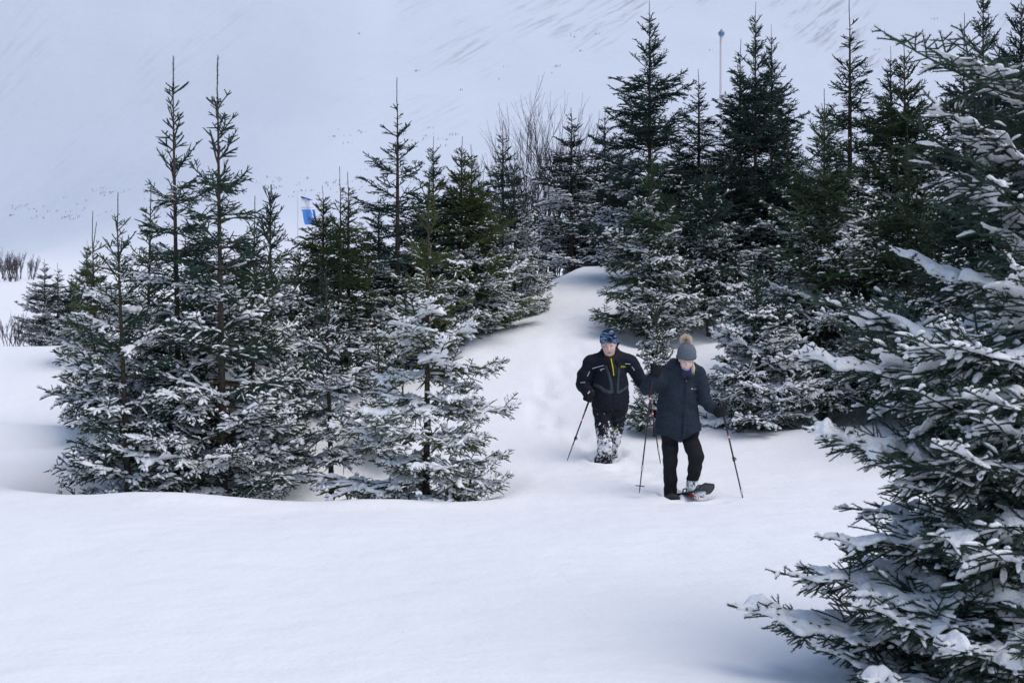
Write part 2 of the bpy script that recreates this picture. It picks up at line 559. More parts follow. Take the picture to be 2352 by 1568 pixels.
        # needles part a little to the upper side
        rad[:, 2] = rad[:, 2] * 0.85 + 0.10
        al = np.radians(rs.uniform(34, 66, k))
        Ld = length * rs.uniform(0.75, 1.15, k)
        bp = p0[idx] + d[idx] * t[:, None]
        tipv = bp + (dn[idx] * np.cos(al)[:, None] + rad * np.sin(al)[:, None]) * Ld[:, None]
        sv = np.cross(tipv - bp, rs.randn(k, 3)); sv /= np.linalg.norm(sv, axis=1)[:, None] + 1e-9
        sv *= width * 0.5
        NV = np.stack([bp - sv, bp + sv, tipv], 1).reshape(-1, 3)
        T = np.arange(k * 3).reshape(-1, 3) + len(V)
        return mesh_np(name, np.vstack([V, NV]), [(Qb, 0), (Qn, 1), (T, 1)], [M_twig, M_needle], smooth=False)

    # ---- little loaves of snow, each on a shoot of its own
    def loaves(s, mb, prob, half, high, seed, rings=5, ns=5, bald=0.5):
        r = random.Random(seed)
        N = Noise2(seed + 5)
        runs = list(s.shoots)
        ap = s.axis_pts
        k = 2
        while k < len(ap) - 2:
            m = min(len(ap) - 1, k + r.randint(2, 4))
            runs.append((ap[k:m + 1], float(np.linalg.norm(ap[m] - ap[k])), 0))
            k = m + (r.randint(0, 2) if r.random() < 0.5 else 0)
        ang = np.linspace(0, 2 * math.pi, ns, endpoint=False) + 0.3
        cy = np.cos(ang); cz = np.sin(ang)
        cz = np.where(cz < 0, cz * 0.35, cz)
        for P, l, lvl in runs:
            mid = P.mean(0)
            pr = prob * (1.0 + bald * 2.4 * float(N(mid[0] / 0.22 + 4, mid[1] / 0.22 + 9)))
            if r.random() > pr or l < 0.035: continue
            d = P[-1] - P[0]
            if abs(d[2]) / (np.linalg.norm(d) + 1e-9) > 0.62: continue
            t0, t1 = r.uniform(0.0, 0.3), r.uniform(0.65, 0.98)
            big = 1.0 + (0.8 * r.random() ** 3) + (0.25 if lvl == 0 else 0)
            seglen = np.concatenate([[0], np.cumsum(np.linalg.norm(np.diff(P, axis=0), axis=1))])
            tt = np.linspace(t0, t1, rings) * seglen[-1]
            C0 = np.stack([np.interp(tt, seglen, P[:, a]) for a in range(3)], -1)
            lat = unit(np.array([-d[1], d[0], 0.0]))
            prof = np.sin(np.linspace(0.12, math.pi - 0.25, rings)) ** 0.55
            V = []
            for j in range(rings):
                w = half * big * prof[j] * r.uniform(0.75, 1.25)
                h = high * big * prof[j] * r.uniform(0.7, 1.35)
                o = C0[j] + np.array([0, 0, 0.010]) + lat * r.uniform(-.3, .3) * half
                V.append(o[None] + lat[None] * (cy * w)[:, None] + np.array([[0, 0, 1.0]]) * (cz * h)[:, None])
            V = np.concatenate(V)
            i = np.arange(rings - 1)[:, None] * ns; jj = np.arange(ns)[None]; j2 = (jj + 1) % ns
            q = np.stack([i + jj, i + ns + jj, i + ns + j2, i + j2], -1).reshape(-1, 4)
            e0 = np.stack([np.zeros(ns - 2, int), np.arange(1, ns - 1), np.arange(2, ns)], -1)
            mb.add(V, [q, e0, (e0 + (rings - 1) * ns)[:, ::-1]], 0)
        return mb

    def snow(s, name, kind, seed, scale=1.0, fine=False, lod=False):
        """loaves on the shoots, merged pads over them where the load is heavy"""
        mb = MB()
        rings, ns = (6, 7) if fine else (3, 4) if lod else (4, 4)
        p = {'light': (0.22, 0.011, 0.012), 'mid': (0.66, 0.0155, 0.020), 'heavy': (0.56, 0.017, 0.022)}[kind]
        if fine: p = {'light': (0.12, 0.010, 0.009), 'mid': (0.22, 0.011, 0.011), 'heavy': (0.22, 0.012, 0.012)}[kind]
        s.loaves(mb, p[0], p[1] * scale, p[2] * scale, seed, rings, ns, 0.6 if kind != 'heavy' else 0.4)
        c = 0.012 if fine else 0.032 if lod else 0.021
        pads = {'light': None, 'mid': (c, 0.018, 1.08, 0.030, 0.60), 'heavy': (c, 0.022, 0.86, 0.046, 0.60)}[kind]
        if fine:
            pads = {'light': (c, 0.013, 1.08, 0.022, 0.75), 'mid': (c, 0.016, 0.92, 0.034, 0.75), 'heavy': (c, 0.022, 0.80, 0.060, 0.65)}[kind]
        if pads:
            m = s.snow_mesh('pads', pads[0], pads[1], pads[2], pads[3], seed + 3, 0.9, 0.07, pads[4])
            if m:
                v, t, mi = read_mesh(m)
                mb.add(v, [t], 0)
                bpy.data.meshes.remove(m)
        if not mb.n: return None
        return mb.mesh(name, [M_snow], True)

    # ---- snow lying on the shoots, as a height field over the bough
    def snow_mesh(s, name, cell, sigma, thr, hs, seed, lump=1.0, tipfree=0.035, patch=0.5):
        rs = np.random.RandomState(seed)
        p0, p1, r0, r1, nw, sw, tip = s.seg
        d = p1 - p0; ln = np.linalg.norm(d, axis=1)
        steep = np.abs(d[:, 2]) / (ln + 1e-9)
        cnt = np.maximum(1, np.round(ln / 0.006)).astype(int)
        idx = np.repeat(np.arange(len(p0)), cnt)
        off = np.concatenate([[0], np.cumsum(cnt)[:-1]])
        t = (np.arange(len(idx)) - off[idx] + 0.5) / cnt[idx]
        P = p0[idx] + d[idx] * t[:, None]
        td = tip[idx] + ln[idx] * (1 - t)
        w = sw[idx] * np.clip((td - 0.3 * tipfree) / tipfree, 0, 1) * np.clip((0.62 - steep[idx]) / 0.25, 0, 1) * (ln[idx] / cnt[idx]) / 0.006
        lo = P[:, :2].min(0) - 4 * sigma; hi = P[:, :2].max(0) + 4 * sigma
        nx, ny = np.ceil((hi - lo) / cell).astype(int) + 1
        gi = np.round((P[:, :2] - lo) / cell).astype(int)
        flat = gi[:, 0] * ny + gi[:, 1]
        Wm = np.bincount(flat, weights=w, minlength=nx * ny).reshape(nx, ny)
        Zm = np.bincount(flat, weights=w * P[:, 2], minlength=nx * ny).reshape(nx, ny)
        def blur(A, sg):
            r = max(1, int(3 * sg / cell))
            k = np.exp(-0.5 * (np.arange(-r, r + 1) * cell / sg) ** 2)
            k /= k.sum()
            A = np.apply_along_axis(lambda q: np.convolve(q, k, 'same'), 0, A) if A.shape[0] > 2 * r else np.apply_along_axis(lambda q: np.convolve(q, k, 'full')[r:-r], 0, A)
            A = np.apply_along_axis(lambda q: np.convolve(q, k, 'same'), 1, A) if A.shape[1] > 2 * r else np.apply_along_axis(lambda q: np.convolve(q, k, 'full')[r:-r], 1, A)
            return A
        Wb = blur(Wm, sigma)
        s2 = max(2.2 * sigma, 0.036)
        Z = blur(Zm, s2) / np.maximum(blur(Wm, s2), 1e-9)
        # a lone straight shoot gives 1 on its line
        O = Wb * (sigma * math.sqrt(2 * math.pi)) * 0.006 / (cell * cell)
        X, Y = np.meshgrid(np.arange(nx) * cell, np.arange(ny) * cell, indexing='ij')
        N = Noise2(seed + 11)
        nz = N(X / 0.16 + 3, Y / 0.16) * 1.1 + N(X / 0.07, Y / 0.07 + 9) * 0.7 + N(X / 0.033 + 7, Y / 0.033 + 1) * 0.45
        # bald patches: on the outer ends and where the wind took it
        ext = (X / (nx * cell))
        Oc = 1.35 * (1 - np.exp(-O / 1.0))
        f = Oc + patch * nz - thr
        big = np.clip(0.5 + N(X / 0.30 + 20, Y / 0.30 + 5) * 1.8, 0, 1.3)
        h = hs * np.sqrt(np.clip(f / 0.7, 0, 1.2)) * (0.55 + lump * big)
        inside = f > 0
        if inside.sum() < 6:
            return None
        # vertices: all corners of cells that touch the inside
        cellm = inside[:-1, :-1] | inside[1:, :-1] | inside[:-1, 1:] | inside[1:, 1:]
        used = np.zeros((nx, ny), bool)
        for a in (0, 1):
            for b in (0, 1):
                used[a:nx - 1 + a, b:ny - 1 + b] |= cellm
        # valid heights for rim vertices: mean of inside neighbours
        PX, PY = X.copy(), Y.copy()
        rim = used & ~inside
        acc = np.zeros((nx, ny, 4))
        for a, b in ((1, 0), (-1, 0), (0, 1), (0, -1), (1, 1), (1, -1), (-1, 1), (-1, -1)):
            xs0, xs1 = max(0, a), nx + min(0, a)
            ys0, ys1 = max(0, b), ny + min(0, b)
            src = (slice(xs0, xs1), slice(ys0, ys1)); dst = (slice(xs0 - a, xs1 - a), slice(ys0 - b, ys1 - b))
            ok = rim[dst] & inside[src]
            fi = f[src]; fo = f[dst]
            tt = np.clip(fi / (fi - fo + 1e-9), 0.05, 1)
            wx = X[src] + (X[dst] - X[src]) * tt; wy = Y[src] + (Y[dst] - Y[src]) * tt
            acc[dst] += np.stack([wx, wy, Z[src], np.ones_like(wx)], -1) * ok[..., None]
        c = np.maximum(acc[..., 3], 1)
        PX = np.where(rim, acc[..., 0] / c, PX); PY = np.where(rim, acc[..., 1] / c, PY)
        Z = np.where(rim, acc[..., 2] / c, Z)
        h = h * (1 + 0.35 * N(X / 0.05 + 2, Y / 0.05 + 6) + 0.22 * N(X / 0.026, Y / 0.026))
        h = np.where(inside, h, 0)
        # the crust follows its lumps: soften
        hb = blur(h, cell * 1.1)
        h = np.where(inside, 0.6 * h + 0.4 * hb, 0)
        topz = Z + 0.007 + h
        botz = Z + 0.006 - 0.06 * h
        botz = np.where(rim, topz - 0.001, botz)
        vid = -np.ones((nx, ny), int)
        vid[used] = np.arange(used.sum())
        nv = used.sum()
        Vt = np.stack([PX[used] + lo[0], PY[used] + lo[1], topz[used]], -1)
        Vb = np.stack([PX[used] + lo[0], PY[used] + lo[1], botz[used]], -1)
        # weld the rim: bottom shares the top vertex
        bid = vid + nv
        bid = np.where(rim, vid, bid)
        ci, cj = np.nonzero(cellm)
        top = np.stack([vid[ci, cj], vid[ci + 1, cj], vid[ci + 1, cj + 1], vid[ci, cj + 1]], -1)
        bot = np.stack([bid[ci, cj], bid[ci, cj + 1], bid[ci + 1, cj + 1], bid[ci + 1, cj]], -1)
        allrim = (rim[ci, cj] & rim[ci + 1, cj] & rim[ci + 1, cj + 1] & rim[ci, cj + 1])
        return mesh_np(name, np.vstack([Vt, Vb]), [(top, 0), (bot[~allrim], 0)], [M_snow], smooth=True)

def straight_brush(L, seed, spacing, width, length, r0=0.008, r1=0.004):
    """a leader: one upright needled shoot with a few buds near its top"""
    g = BoughGeo.__new__(BoughGeo)
    g.L, g.cls, g.seg, g.shoots = L, 'asc', [], []
    r = random.Random(seed)
    n = max(3, int(L / 0.08))
    p = np.zeros(3)
    for i in range(n):
        q = p + np.array([r.uniform(-.006, .006), r.uniform(-.006, .006), L / n])
        g.put(p, q, r0 + (r1 - r0) * i / n, r0 + (r1 - r0) * (i + 1) / n, 1.0, 0.0, L * (1 - (i + 1) / n))
        p = q
    g.seg = [np.array(c, float) for c in zip(*g.seg)]
    return g.needle_mesh('leader', spacing, width, length, core=0.0065 if length > .018 else 0.005, seed=seed)

# ---- the library: needled boughs with light, middling and heavy snow
LIB = {}
def build_library():
    spec = {'asc': [0.13, 0.24, 0.40, 0.60], 'mid': [0.34, 0.55, 0.80, 1.08], 'low': [0.55, 0.85, 1.15, 1.45], 'droop': [0.6, 0.95, 1.3]}
    sd = 100
    for cls, Ls in spec.items():
        for L in Ls:
            for k in range(2):
                sd += 1
                g = BoughGeo(L, cls, sd, bare=0.10 if L < 0.5 else 0.16, step=0.060 if L < 1 else 0.066, tstep=0.05)
                me = g.needle_mesh('bough', 0.0058, 0.0050, 0.0165, core=0.0062, seed=sd)
                sn = {}
                for kd in ('light', 'mid', 'heavy'):
                    sn[kd] = g.snow('snow_cover', kd, sd + len(kd))
                LIB.setdefault(cls, []).append((L, me, sn, g, sd))
def build_fine_library():
    sd = 700
    for cls, Ls in {'fasc': [0.5, 0.85], 'fmid': [0.65, 1.05, 1.5], 'flow': [0.75, 1.15, 1.6, 1.95]}.items():
        for L in Ls:
            for k in range(2):
                sd += 1
                g = BoughGeo(L, cls[1:], sd, bare=0.14, step=0.052, narrow=0.80, tstep=0.042)
                me = g.needle_mesh('bough', 0.0030, 0.0026, 0.0185, core=0.0042, seed=sd, sides=3)
                sn = {}
                for kd in ('light', 'mid', 'heavy'):
                    sn[kd] = g.snow('snow_cover', kd, sd + len(kd), fine=True)
                LIB.setdefault(cls, []).append((L, me, sn, g, sd))

def pick(cls, L, r):
    best = sorted(LIB[cls], key=lambda e: abs(math.log(e[0] / L)) + r.random() * 0.05)[:3]
    return r.choice(best)

LEADERS = {}
def leader_mesh(L, thick=False):
    key = min((0.2, 0.35, 0.55, 0.75), key=lambda q: abs(q - L))
    if (key, thick) not in LEADERS:
        LEADERS[(key, thick)] = straight_brush(key, int(key * 100), 0.0022, 0.005, 0.026 if thick else 0.0135)
    return LEADERS[(key, thick)], L / key

def trunk_path(H, lean, r, n=14):
    t = np.linspace(0, 1, n)
    wx, wy = r.uniform(-.02, .02), r.uniform(-.02, .02)
    p = np.stack([lean[0] * t + wx * np.sin(t * 5) * (1 - t), lean[1] * t + wy * np.sin(t * 4 + 1) * (1 - t), H * t], -1)
    return t, p

def plan_boughs(H, R, r, leader, dens=1.0, gap=0.27, start=0.05, shape=0.85, per=5, inter=2, jit=0.25, thin=0.0, topsparse=0.0):
    """heights, azimuths, lengths of the boughs of one tree"""
    out = []
    z = H - leader
    first = True
    ph = r.uniform(0, 6.28)
    while z > start * H + 0.04:
        q = (H - z) / H
        env = R * min(1.0, (q / 0.80)) ** shape
        env = max(env, 0.12 + 0.10 * min(1, q * 4))
        if q > 0.86:
            env *= 1 - 0.35 * (q - 0.86) / 0.14
        n = per if not first else max(3, per - 1)
        nn = max(3, int(round(n * dens)))
        ph += r.uniform(0.5, 1.2)
        for k in range(nn):
            if r.random() < thin or r.random() < topsparse * max(0, 1 - q / 0.4): continue
            out.append((z + r.uniform(-.03, .03), ph + 6.283 * (k + r.uniform(-.3, .3)) / nn, env * (1 + r.uniform(-jit, jit)), q))
        if not first:
            for k in range(int(round(inter * dens))):
                if r.random() < thin * 0.5: continue
                out.append((z + gap * r.uniform(0.25, 0.85), r.uniform(0, 6.283), env * r.uniform(0.35, 0.75), q - gap * .5 / H))
        if q < 0.42:
            for k in range(int(round(6 * (1 - q) * (1 - 1.3 * topsparse)))):
                out.append((z - gap * r.uniform(0.1, 0.95), r.uniform(0, 6.283), r.uniform(0.08, 0.15) + 0.18 * q * r.random(), min(q, 0.25)))
        first = False
        z -= gap * r.uniform(0.85, 1.15) * (1.0 if q > 0.15 else 1.1)
    return out

def cls_for(q, r, droop=0.0):
    if q < 0.26: return 'asc'
    if q < 0.55: return 'mid'
    if droop and r.random() < droop: return 'droop'
    return 'low' if r.random() < 0.75 else 'mid'

def spruce(name, label, tip, basex, D, R, tint=TEAL, seed=1, snow=(0.25, 0.6, 'mid'), base_py=None, leader=0.35, group=None,
           dens=1.0, gap=0.27, shape=0.85, start=0.05, droop=0.0, per=5, inter=2, thin=0.0, topsparse=0.0, jit=0.25, trunk_r=None,
           thick=False, extra=None, leads=1, cat='spruce tree', front=0.0):
    """a near tree: trunk, leader, every bough a part with its snow as sub-part"""
    r = random.Random(seed)
    base = W(basex, 1000, D)
    base[2] = gz(base[0], base[1]) - 0.06 if base_py is None else W(basex, base_py, D)[2]
    tp = W(tip[0], tip[1], D)
    H = tp[2] - base[2]
    lean = (tp[0] - base[0], r.uniform(-.05, .05))
    root = tag(empty(name, tuple(base)), label, cat, group)
    t, P = trunk_path(H - leader * 0.9, (lean[0] * (1 - leader / H), lean[1]), r)
    tr = (trunk_r or 0.0085 * H + 0.004) * (1 - t) ** 0.95 + 0.007
    v, q_, tt = tube(P, tr, 8)
    add_obj('trunk', mesh_np('trunk', v, [(q_, 0), (tt, 0)], [M_bark]), root)
    topP = P[-1]
    for k in range(leads):
        lm, ls = leader_mesh(leader * (1 if k == 0 else r.uniform(.6, .9)), thick)
        o = add_obj('leader', lm, root, tuple(topP + np.array([0, 0, -0.02])))
        o.scale = (1, 1, ls * (1 if k == 0 else 0.8))
        o.color = tint
        if k: o.rotation_euler = (r.uniform(.15, .3), 0, r.uniform(0, 6.28))
    s0, s1, amount = snow
    for (px, py, dD, kind, bc) in (extra or []):
        tip_bough(root, base, lambda zz: (np.interp(zz / H, t, P[:, 0]), np.interp(zz / H, t, P[:, 1])), px, py, D + dD, bc, kind, r, tint, False, H)
    plan = plan_boughs(H, R, r, leader, dens, gap, start, shape, per, inter, jit, thin, topsparse)
    for (z, az, L, q) in plan:
        if math.sin(az) < -0.5 and r.random() < front: continue
        k = min(1, max(0, z / (H - leader * 0.9)))
        pos = [np.interp(k, t, P[:, 0]), np.interp(k, t, P[:, 1]), z]
        bo = put_bough(root, pos, az, L, cls_for(q, r, droop if z > 0.45 * L + 0.1 else 0), r, tint, q, s0, s1, amount)
        if thick and q < 0.3:
            bo.scale = (bo.scale[0], bo.scale[1] * 1.4, bo.scale[2] * 1.4)
    return root, H

SLOPES = {'asc': 0.90, 'mid': 0.46, 'low': 0.10, 'droop': -0.10}
def tip_bough(root, base, axis_xy, px, py, D, cls, kind, r, tint, fine, H):
    """a bough whose tip is known"""
    tp = W(px, py, D) - np.array(base)
    hor = math.hypot(tp[0], tp[1])
    slope = SLOPES[cls]
    z0 = min(max(tp[2] - slope * hor, 0.10), H - 0.3)
    bx, by = axis_xy(z0)
    dx, dy = tp[0] - bx, tp[1] - by
    hor = math.hypot(dx, dy)
    rise = (tp[2] - z0) / hor
    return put_bough(root, (bx, by, z0), math.atan2(dy, dx), 1.05 * math.hypot(hor, tp[2] - z0), cls, r, tint, 0.5, 0, 1, 'mid',
                     tilt=math.atan(slope) - math.atan(rise), fine=fine, snow=kind)

def put_bough(root, pos, az, L, cls, r, tint, q, s0, s1, amount, tilt=None, fine=False, snow=None):
    e = pick(('f' if fine else '') + cls, L, r)
    o = bpy.data.objects.new('bough', e[1])
    C.objects.link(o)
    o.parent = root
    o.location = pos
    sc = L / e[0]
    sz = 0.5 + 0.5 * sc if sc > 1 else sc ** 0.6
    o.scale = (sc, sz if r.random() < 0.5 else -sz, sz)
    o.rotation_euler = (r.uniform(-.12, .12), r.uniform(-.16, .14) if tilt is None else tilt, az)
    o.color = tint
    p = float(sst(s0, s1, q))
    kind = snow
    if kind is None:
        if r.random() < p:
            u = r.random()
            kind = {'light': ('light' if u < .7 else 'mid'), 'mid': ('light' if u < .2 else 'mid' if u < .85 else 'heavy'),
                    'heavy': ('mid' if u < .45 else 'heavy')}[amount]
        elif q > s0 * 0.85 and r.random() < 0.4:
            kind = 'light'
    if kind and kind != 'none' and e[2].get(kind) is not None:
        s = bpy.data.objects.new('snow_cover', e[2][kind]); s['kind'] = 'stuff'
        C.objects.link(s)
        s.parent = o
    return o

# ---- far trees: one crown and one snow mesh per kind, shared
FAR = {}
def build_far_library():
    cfgs = {
        'slim':   dict(H=5.0, R=0.85, per=5, inter=2, gap=0.26, leader=0.45, snow=(0.5, 0.85, 'mid'), topsparse=0.15),
        'wide':   dict(H=5.0, R=1.35, per=5, inter=2, gap=0.28, leader=0.35, snow=(0.6, 0.95, 'mid'), topsparse=0.0),
        'layered': dict(H=5.0, R=1.25, per=6, inter=0, gap=0.34, leader=0.30, snow=(0.34, 0.62, 'heavy'), topsparse=0.0),
        'dense':  dict(H=4.0, R=1.20, per=6, inter=3, gap=0.25, leader=0.35, snow=(0.40, 0.8, 'mid'), topsparse=0.0),
        'sparse': dict(H=5.0, R=1.0, per=4, inter=1, gap=0.30, leader=0.55, snow=(0.48, 0.85, 'mid'), topsparse=0.3),
    }
    lod = {}
    def lodmesh(e):
        if e[4] not in lod:
            m = e[3].needle_mesh('lod', 0.016, 0.0125, 0.020, core=0.0085, seed=e[4], coarse=True)
            lod[e[4]] = read_mesh(m)
            bpy.data.meshes.remove(m)
        return lod[e[4]]
    snc = {}
    def snmesh(e, kind):
        if e[2].get(kind) is None: return None
        if (e[4], kind) not in snc:
            g = e[3]
            m = g.snow('t', kind, e[4] + len(kind), 1.15, lod=True)
            snc[(e[4], kind)] = read_mesh(m) if m else None
            if m: bpy.data.meshes.remove(m)
        return snc[(e[4], kind)]
    for i, (key, c) in enumerate(cfgs.items()):
        r = random.Random(40 + i)
        H = c['H']
        t, P = trunk_path(H - c['leader'] * 0.9, (0, 0), r)
        tr = (0.0095 * H) * (1 - t) ** 0.85 + 0.007
        v, q_, tt = tube(P, tr, 6)
        trunk = mesh_np('trunk', v, [(q_, 0), (tt, 0)], [M_bark])
        crown, snow = MB(), MB()
        lm = read_mesh(leader_mesh(c['leader'])[0])
        Lx = lm[0] * np.array([1, 1, c['leader'] / min((0.2, 0.35, 0.55, 0.75), key=lambda q: abs(q - c['leader']))]) + P[-1]
        crown.add(Lx, [lm[1]], 1)
        for (z, az, L, q) in plan_boughs(H, c['R'], r, c['leader'], 1.0, c['gap'], 0.04, 0.85, c['per'], c['inter'], 0.25, 0.03, c['topsparse']):
            e = pick(cls_for(q, r, 0.3), L, r)
            sc = L / e[0]; sz = (0.5 + 0.5 * sc if sc > 1 else sc ** 0.6)
            ty = r.uniform(-.1, .1)
            M = Matrix.Translation((np.interp(z / H, t, P[:, 0]), np.interp(z / H, t, P[:, 1]), z)) @ Matrix.Rotation(az, 4, 'Z') @ Matrix.Rotation(ty, 4, 'Y') @ Matrix.Diagonal((sc, sz, sz, 1))
            Mn = np.array(M)
            vv, tri, mi = lodmesh(e)
            vt = vv @ Mn[:3, :3].T + Mn[:3, 3]
            crown.add(vt, [tri[mi == 1]], 1)
            crown.add(vt, [tri[mi == 0]], 0)
            s0, s1, amount = c['snow']
            u = r.random(); kind = None
            if r.random() < float(sst(s0, s1, q)):
                kind = {'light': ('light' if u < .7 else 'mid'), 'mid': ('light' if u < .2 else 'mid' if u < .85 else 'heavy'), 'heavy': ('mid' if u < .45 else 'heavy')}[amount]
            elif q > s0 * 0.9 and u < .4:
                kind = 'light'
            if kind:
                sm = snmesh(e, kind)
                if sm:
                    snow.add(sm[0] @ Mn[:3, :3].T + Mn[:3, 3], [sm[1]], 0)
        FAR[key] = (H, c['R'], trunk, crown.mesh('crown', [M_twig, M_needle], False), snow.mesh('snow_cover', [M_snow], True))

def read_mesh(me):
    """verts, triangles, material of each triangle"""
    V = np.empty(len(me.vertices) * 3, np.float32); me.vertices.foreach_get('co', V)
    me.calc_loop_triangles()
    n = len(me.loop_triangles)
    T = np.empty(n * 3, np.int32); me.loop_triangles.foreach_get('vertices', T)
    mi = np.empty(n, np.int32); me.loop_triangles.foreach_get('material_index', mi)
    return V.reshape(-1, 3).astype(float), T.reshape(-1, 3), mi

def far_spruce(label, kind, tip, D, R, rz, tint=DARK, basex=None, base_py=None, group='spruces of the plantation behind', cat='spruce tree'):
    H0, R0, trunk, crown, snow = FAR[kind]
    bx = tip[0] if basex is None else basex
    b = W(bx, 1000, D)
    b[2] = gz(b[0], b[1]) - 0.06 if base_py is None else W(bx, base_py, D)[2]
    tp = W(tip[0], tip[1], D)
    H = tp[2] - b[2]
    root = tag(empty('spruce_tree', tuple(b), rz), label, cat, group)
    sh = (tp[0] - b[0]) / H
    root.scale = (R / R0, R / R0, H / H0)
    add_obj('trunk', trunk, root)
    c = add_obj('crown', crown, root); c.color = tint; c['kind'] = 'stuff'
    sc_ = add_obj('snow_cover', snow, root); sc_['kind'] = 'stuff'
    return root
# ------------------------------------------------------------------ the forest
def at(px, D):
    return (px - 1176) / F * D, D
for px, D, d, rr in ((295, 15.2, .10, .5), (415, 16.0, .1, .5), (512, 15.3, .1, .5), (765, 16.0, .12, .4), (975, 15.2, .12, .6), (1512, 19.0, .10, .45),
                     (1752, 19.2, .10, .7), (1893, 20.0, .15, .9), (1487, 23.0, .3, .7), (1627, 23.6, .35, .8), (1190, 25.0, .2, .7), (1306, 32, .3, 1.0), (1085, 24, .3, .8),
                     (110, 26.5, .2, .9), (2000, 7.4, .12, 1.2)):
    x, y = at(px, D)
    WELLS.append((x, y, d, rr))
x, y = at(2490, 7.7)
WELLS.append((x, y, .22, .8))
# where feet and poles go into the snow
steps = [(x_, y_, .028, .13, .24) for x_, y_ in ((1.02, 18.3), (0.86, 18.65), (0.62, 18.85), (0.52, 19.3), (0.35, 19.6), (0.52, 20.1), (0.50, 20.6), (0.72, 21.1), (1.62, 16.6), (1.50, 16.9), (1.75, 16.2))]
PITS += steps
for px, D, d, rx, ry in ((1540, 15.42, .10, .10, .26), (1600, 15.2, .05, .13, .3), (1385, 17.55, .13, .16, .26), (1412, 17.85, .12, .12, .2)):
    x, y = at(px, D)
    PITS.append((x, y, d, rx, ry))
build_ground()
build_library()
build_fine_library()
build_far_library()

NEAR = 'young spruces in the snowy left clump'
S = spruce
# --- left clump
S('spruce_tree', 'tall spruce with a bare needle-thin top, left one of the twin spires', (396, 135), 415, 16.2, 0.98, TEAL, 11, (0.30, 0.75, 'mid'), leader=0.42, group=NEAR,
  gap=0.29, shape=1.0, per=5, inter=1, topsparse=0.30, jit=0.4, front=0.25, trunk_r=0.042, droop=0.15, thick=True)
S('spruce_tree', 'tall spruce with thick visible grey trunk, right one of the twin spires', (499, 135), 513, 15.6, 0.95, TEAL, 12, (0.34, 0.75, 'mid'), leader=0.55, group=NEAR, extra=[(722, 1070, -.2, 'mid', 'low'), (700, 1025, .2, 'mid', 'low'), (690, 965, 0, 'mid', 'low'), (655, 1125, -.3, 'mid', 'low')],
  gap=0.30, shape=1.0, per=5, inter=1, front=0.25, topsparse=0.40, jit=0.4, trunk_r=0.048, droop=0.15, thick=True)
S('spruce_tree', 'short spruce at the left edge of the clump with long snowy lower boughs', (268, 447), 297, 15.3, 0.78, TEAL, 13, (0.2, 0.6, 'mid'), leader=0.40, group=NEAR,
  gap=0.26, shape=0.8, per=5, inter=1, jit=0.25, topsparse=0.2, front=0.3,
  extra=[(122, 1068, 0, 'mid', 'low'), (138, 1135, -.2, 'mid', 'low'), (165, 1030, .2, 'mid', 'low'), (116, 897, .3, 'mid', 'low'), (140, 800, .2, 'mid', 'mid'), (150, 950, .1, 'mid', 'low')])
S('spruce_tree', 'slender spruce with a thin forked tip behind the left edge of the clump', (213, 490), 225, 18.6, 0.60, OLIVE, 14, (0.35, 0.65, 'mid'), leader=0.5, group=NEAR,
  gap=0.26, per=5, inter=3, topsparse=0.3, leads=2)
S('spruce_tree', 'middling spruce just left of the twin spires, tip leaning right', (345, 420), 330, 17.2, 0.75, GREEN, 15, (0.3, 0.7, 'mid'), leader=0.40, group=NEAR,
  gap=0.27, per=5, inter=2, topsparse=0.2)
S('spruce_tree', 'spruce with bushy forked top right of the twin spires', (622, 425), 618, 18.0, 0.8, TEAL, 16, (0.35, 0.6, 'mid'), leader=0.22, group=NEAR,
  gap=0.26, per=5, inter=2, leads=3, thick=True, topsparse=0.1)
S('spruce_tree', 'narrow spruce whose thin tip stands beside the right spire', (586, 455), 575, 17.0, 0.85, GREEN, 17, (0.3, 0.55, 'mid'), leader=0.45, group=NEAR,
  gap=0.25, per=5, inter=2, topsparse=0.3)
S('spruce_tree', 'lanky young spruce with bare brown lower trunk between spires and centre tree', (748, 590), 763, 16.0, 0.50, TEAL, 18, (0.10, 0.35, 'mid'), leader=0.28, group=NEAR,
  gap=0.24, per=4, inter=1, shape=0.55, start=0.22, jit=0.3)
S('spruce_tree', 'olive green spruce with thick snow pads standing alone at the front', (986, 392), 976, 15.2, 0.85, OLIVE, 19, (0.28, 0.52, 'heavy'), leader=0.36, group=NEAR,
  gap=0.32, per=5, inter=0, thick=True, leads=2, droop=0.4, jit=0.35,
  extra=[(1190, 932, -.2, 'mid', 'low'), (1168, 1047, -.1, 'mid', 'low'), (1165, 832, .1, 'mid', 'low'), (1115, 1115, -.3, 'heavy', 'droop'), (1095, 1000, -.4, 'heavy', 'low'), (1090, 905, -.3, 'heavy', 'low'),
         (830, 1140, -.3, 'heavy', 'droop'), (845, 1060, -.2, 'heavy', 'droop'), (862, 985, -.2, 'heavy', 'low'), (880, 905, -.2, 'heavy', 'low'), (700, 1120, .3, 'mid', 'droop')])
S('spruce_tree', 'small half buried spruce tucked behind the lanky young spruce', (868, 760), 872, 17.6, 0.40, TEAL, 20, (0.10, 0.35, 'mid'), leader=0.2, group=NEAR,
  gap=0.24, per=4, inter=1)
S('spruce_tree', 'snow laden spruce filling the middle of the left clump', (690, 560), 690, 20.6, 0.98, GREEN, 21, (0.2, 0.7, 'mid'), leader=0.3, group=NEAR,
  gap=0.24, per=6, inter=3)
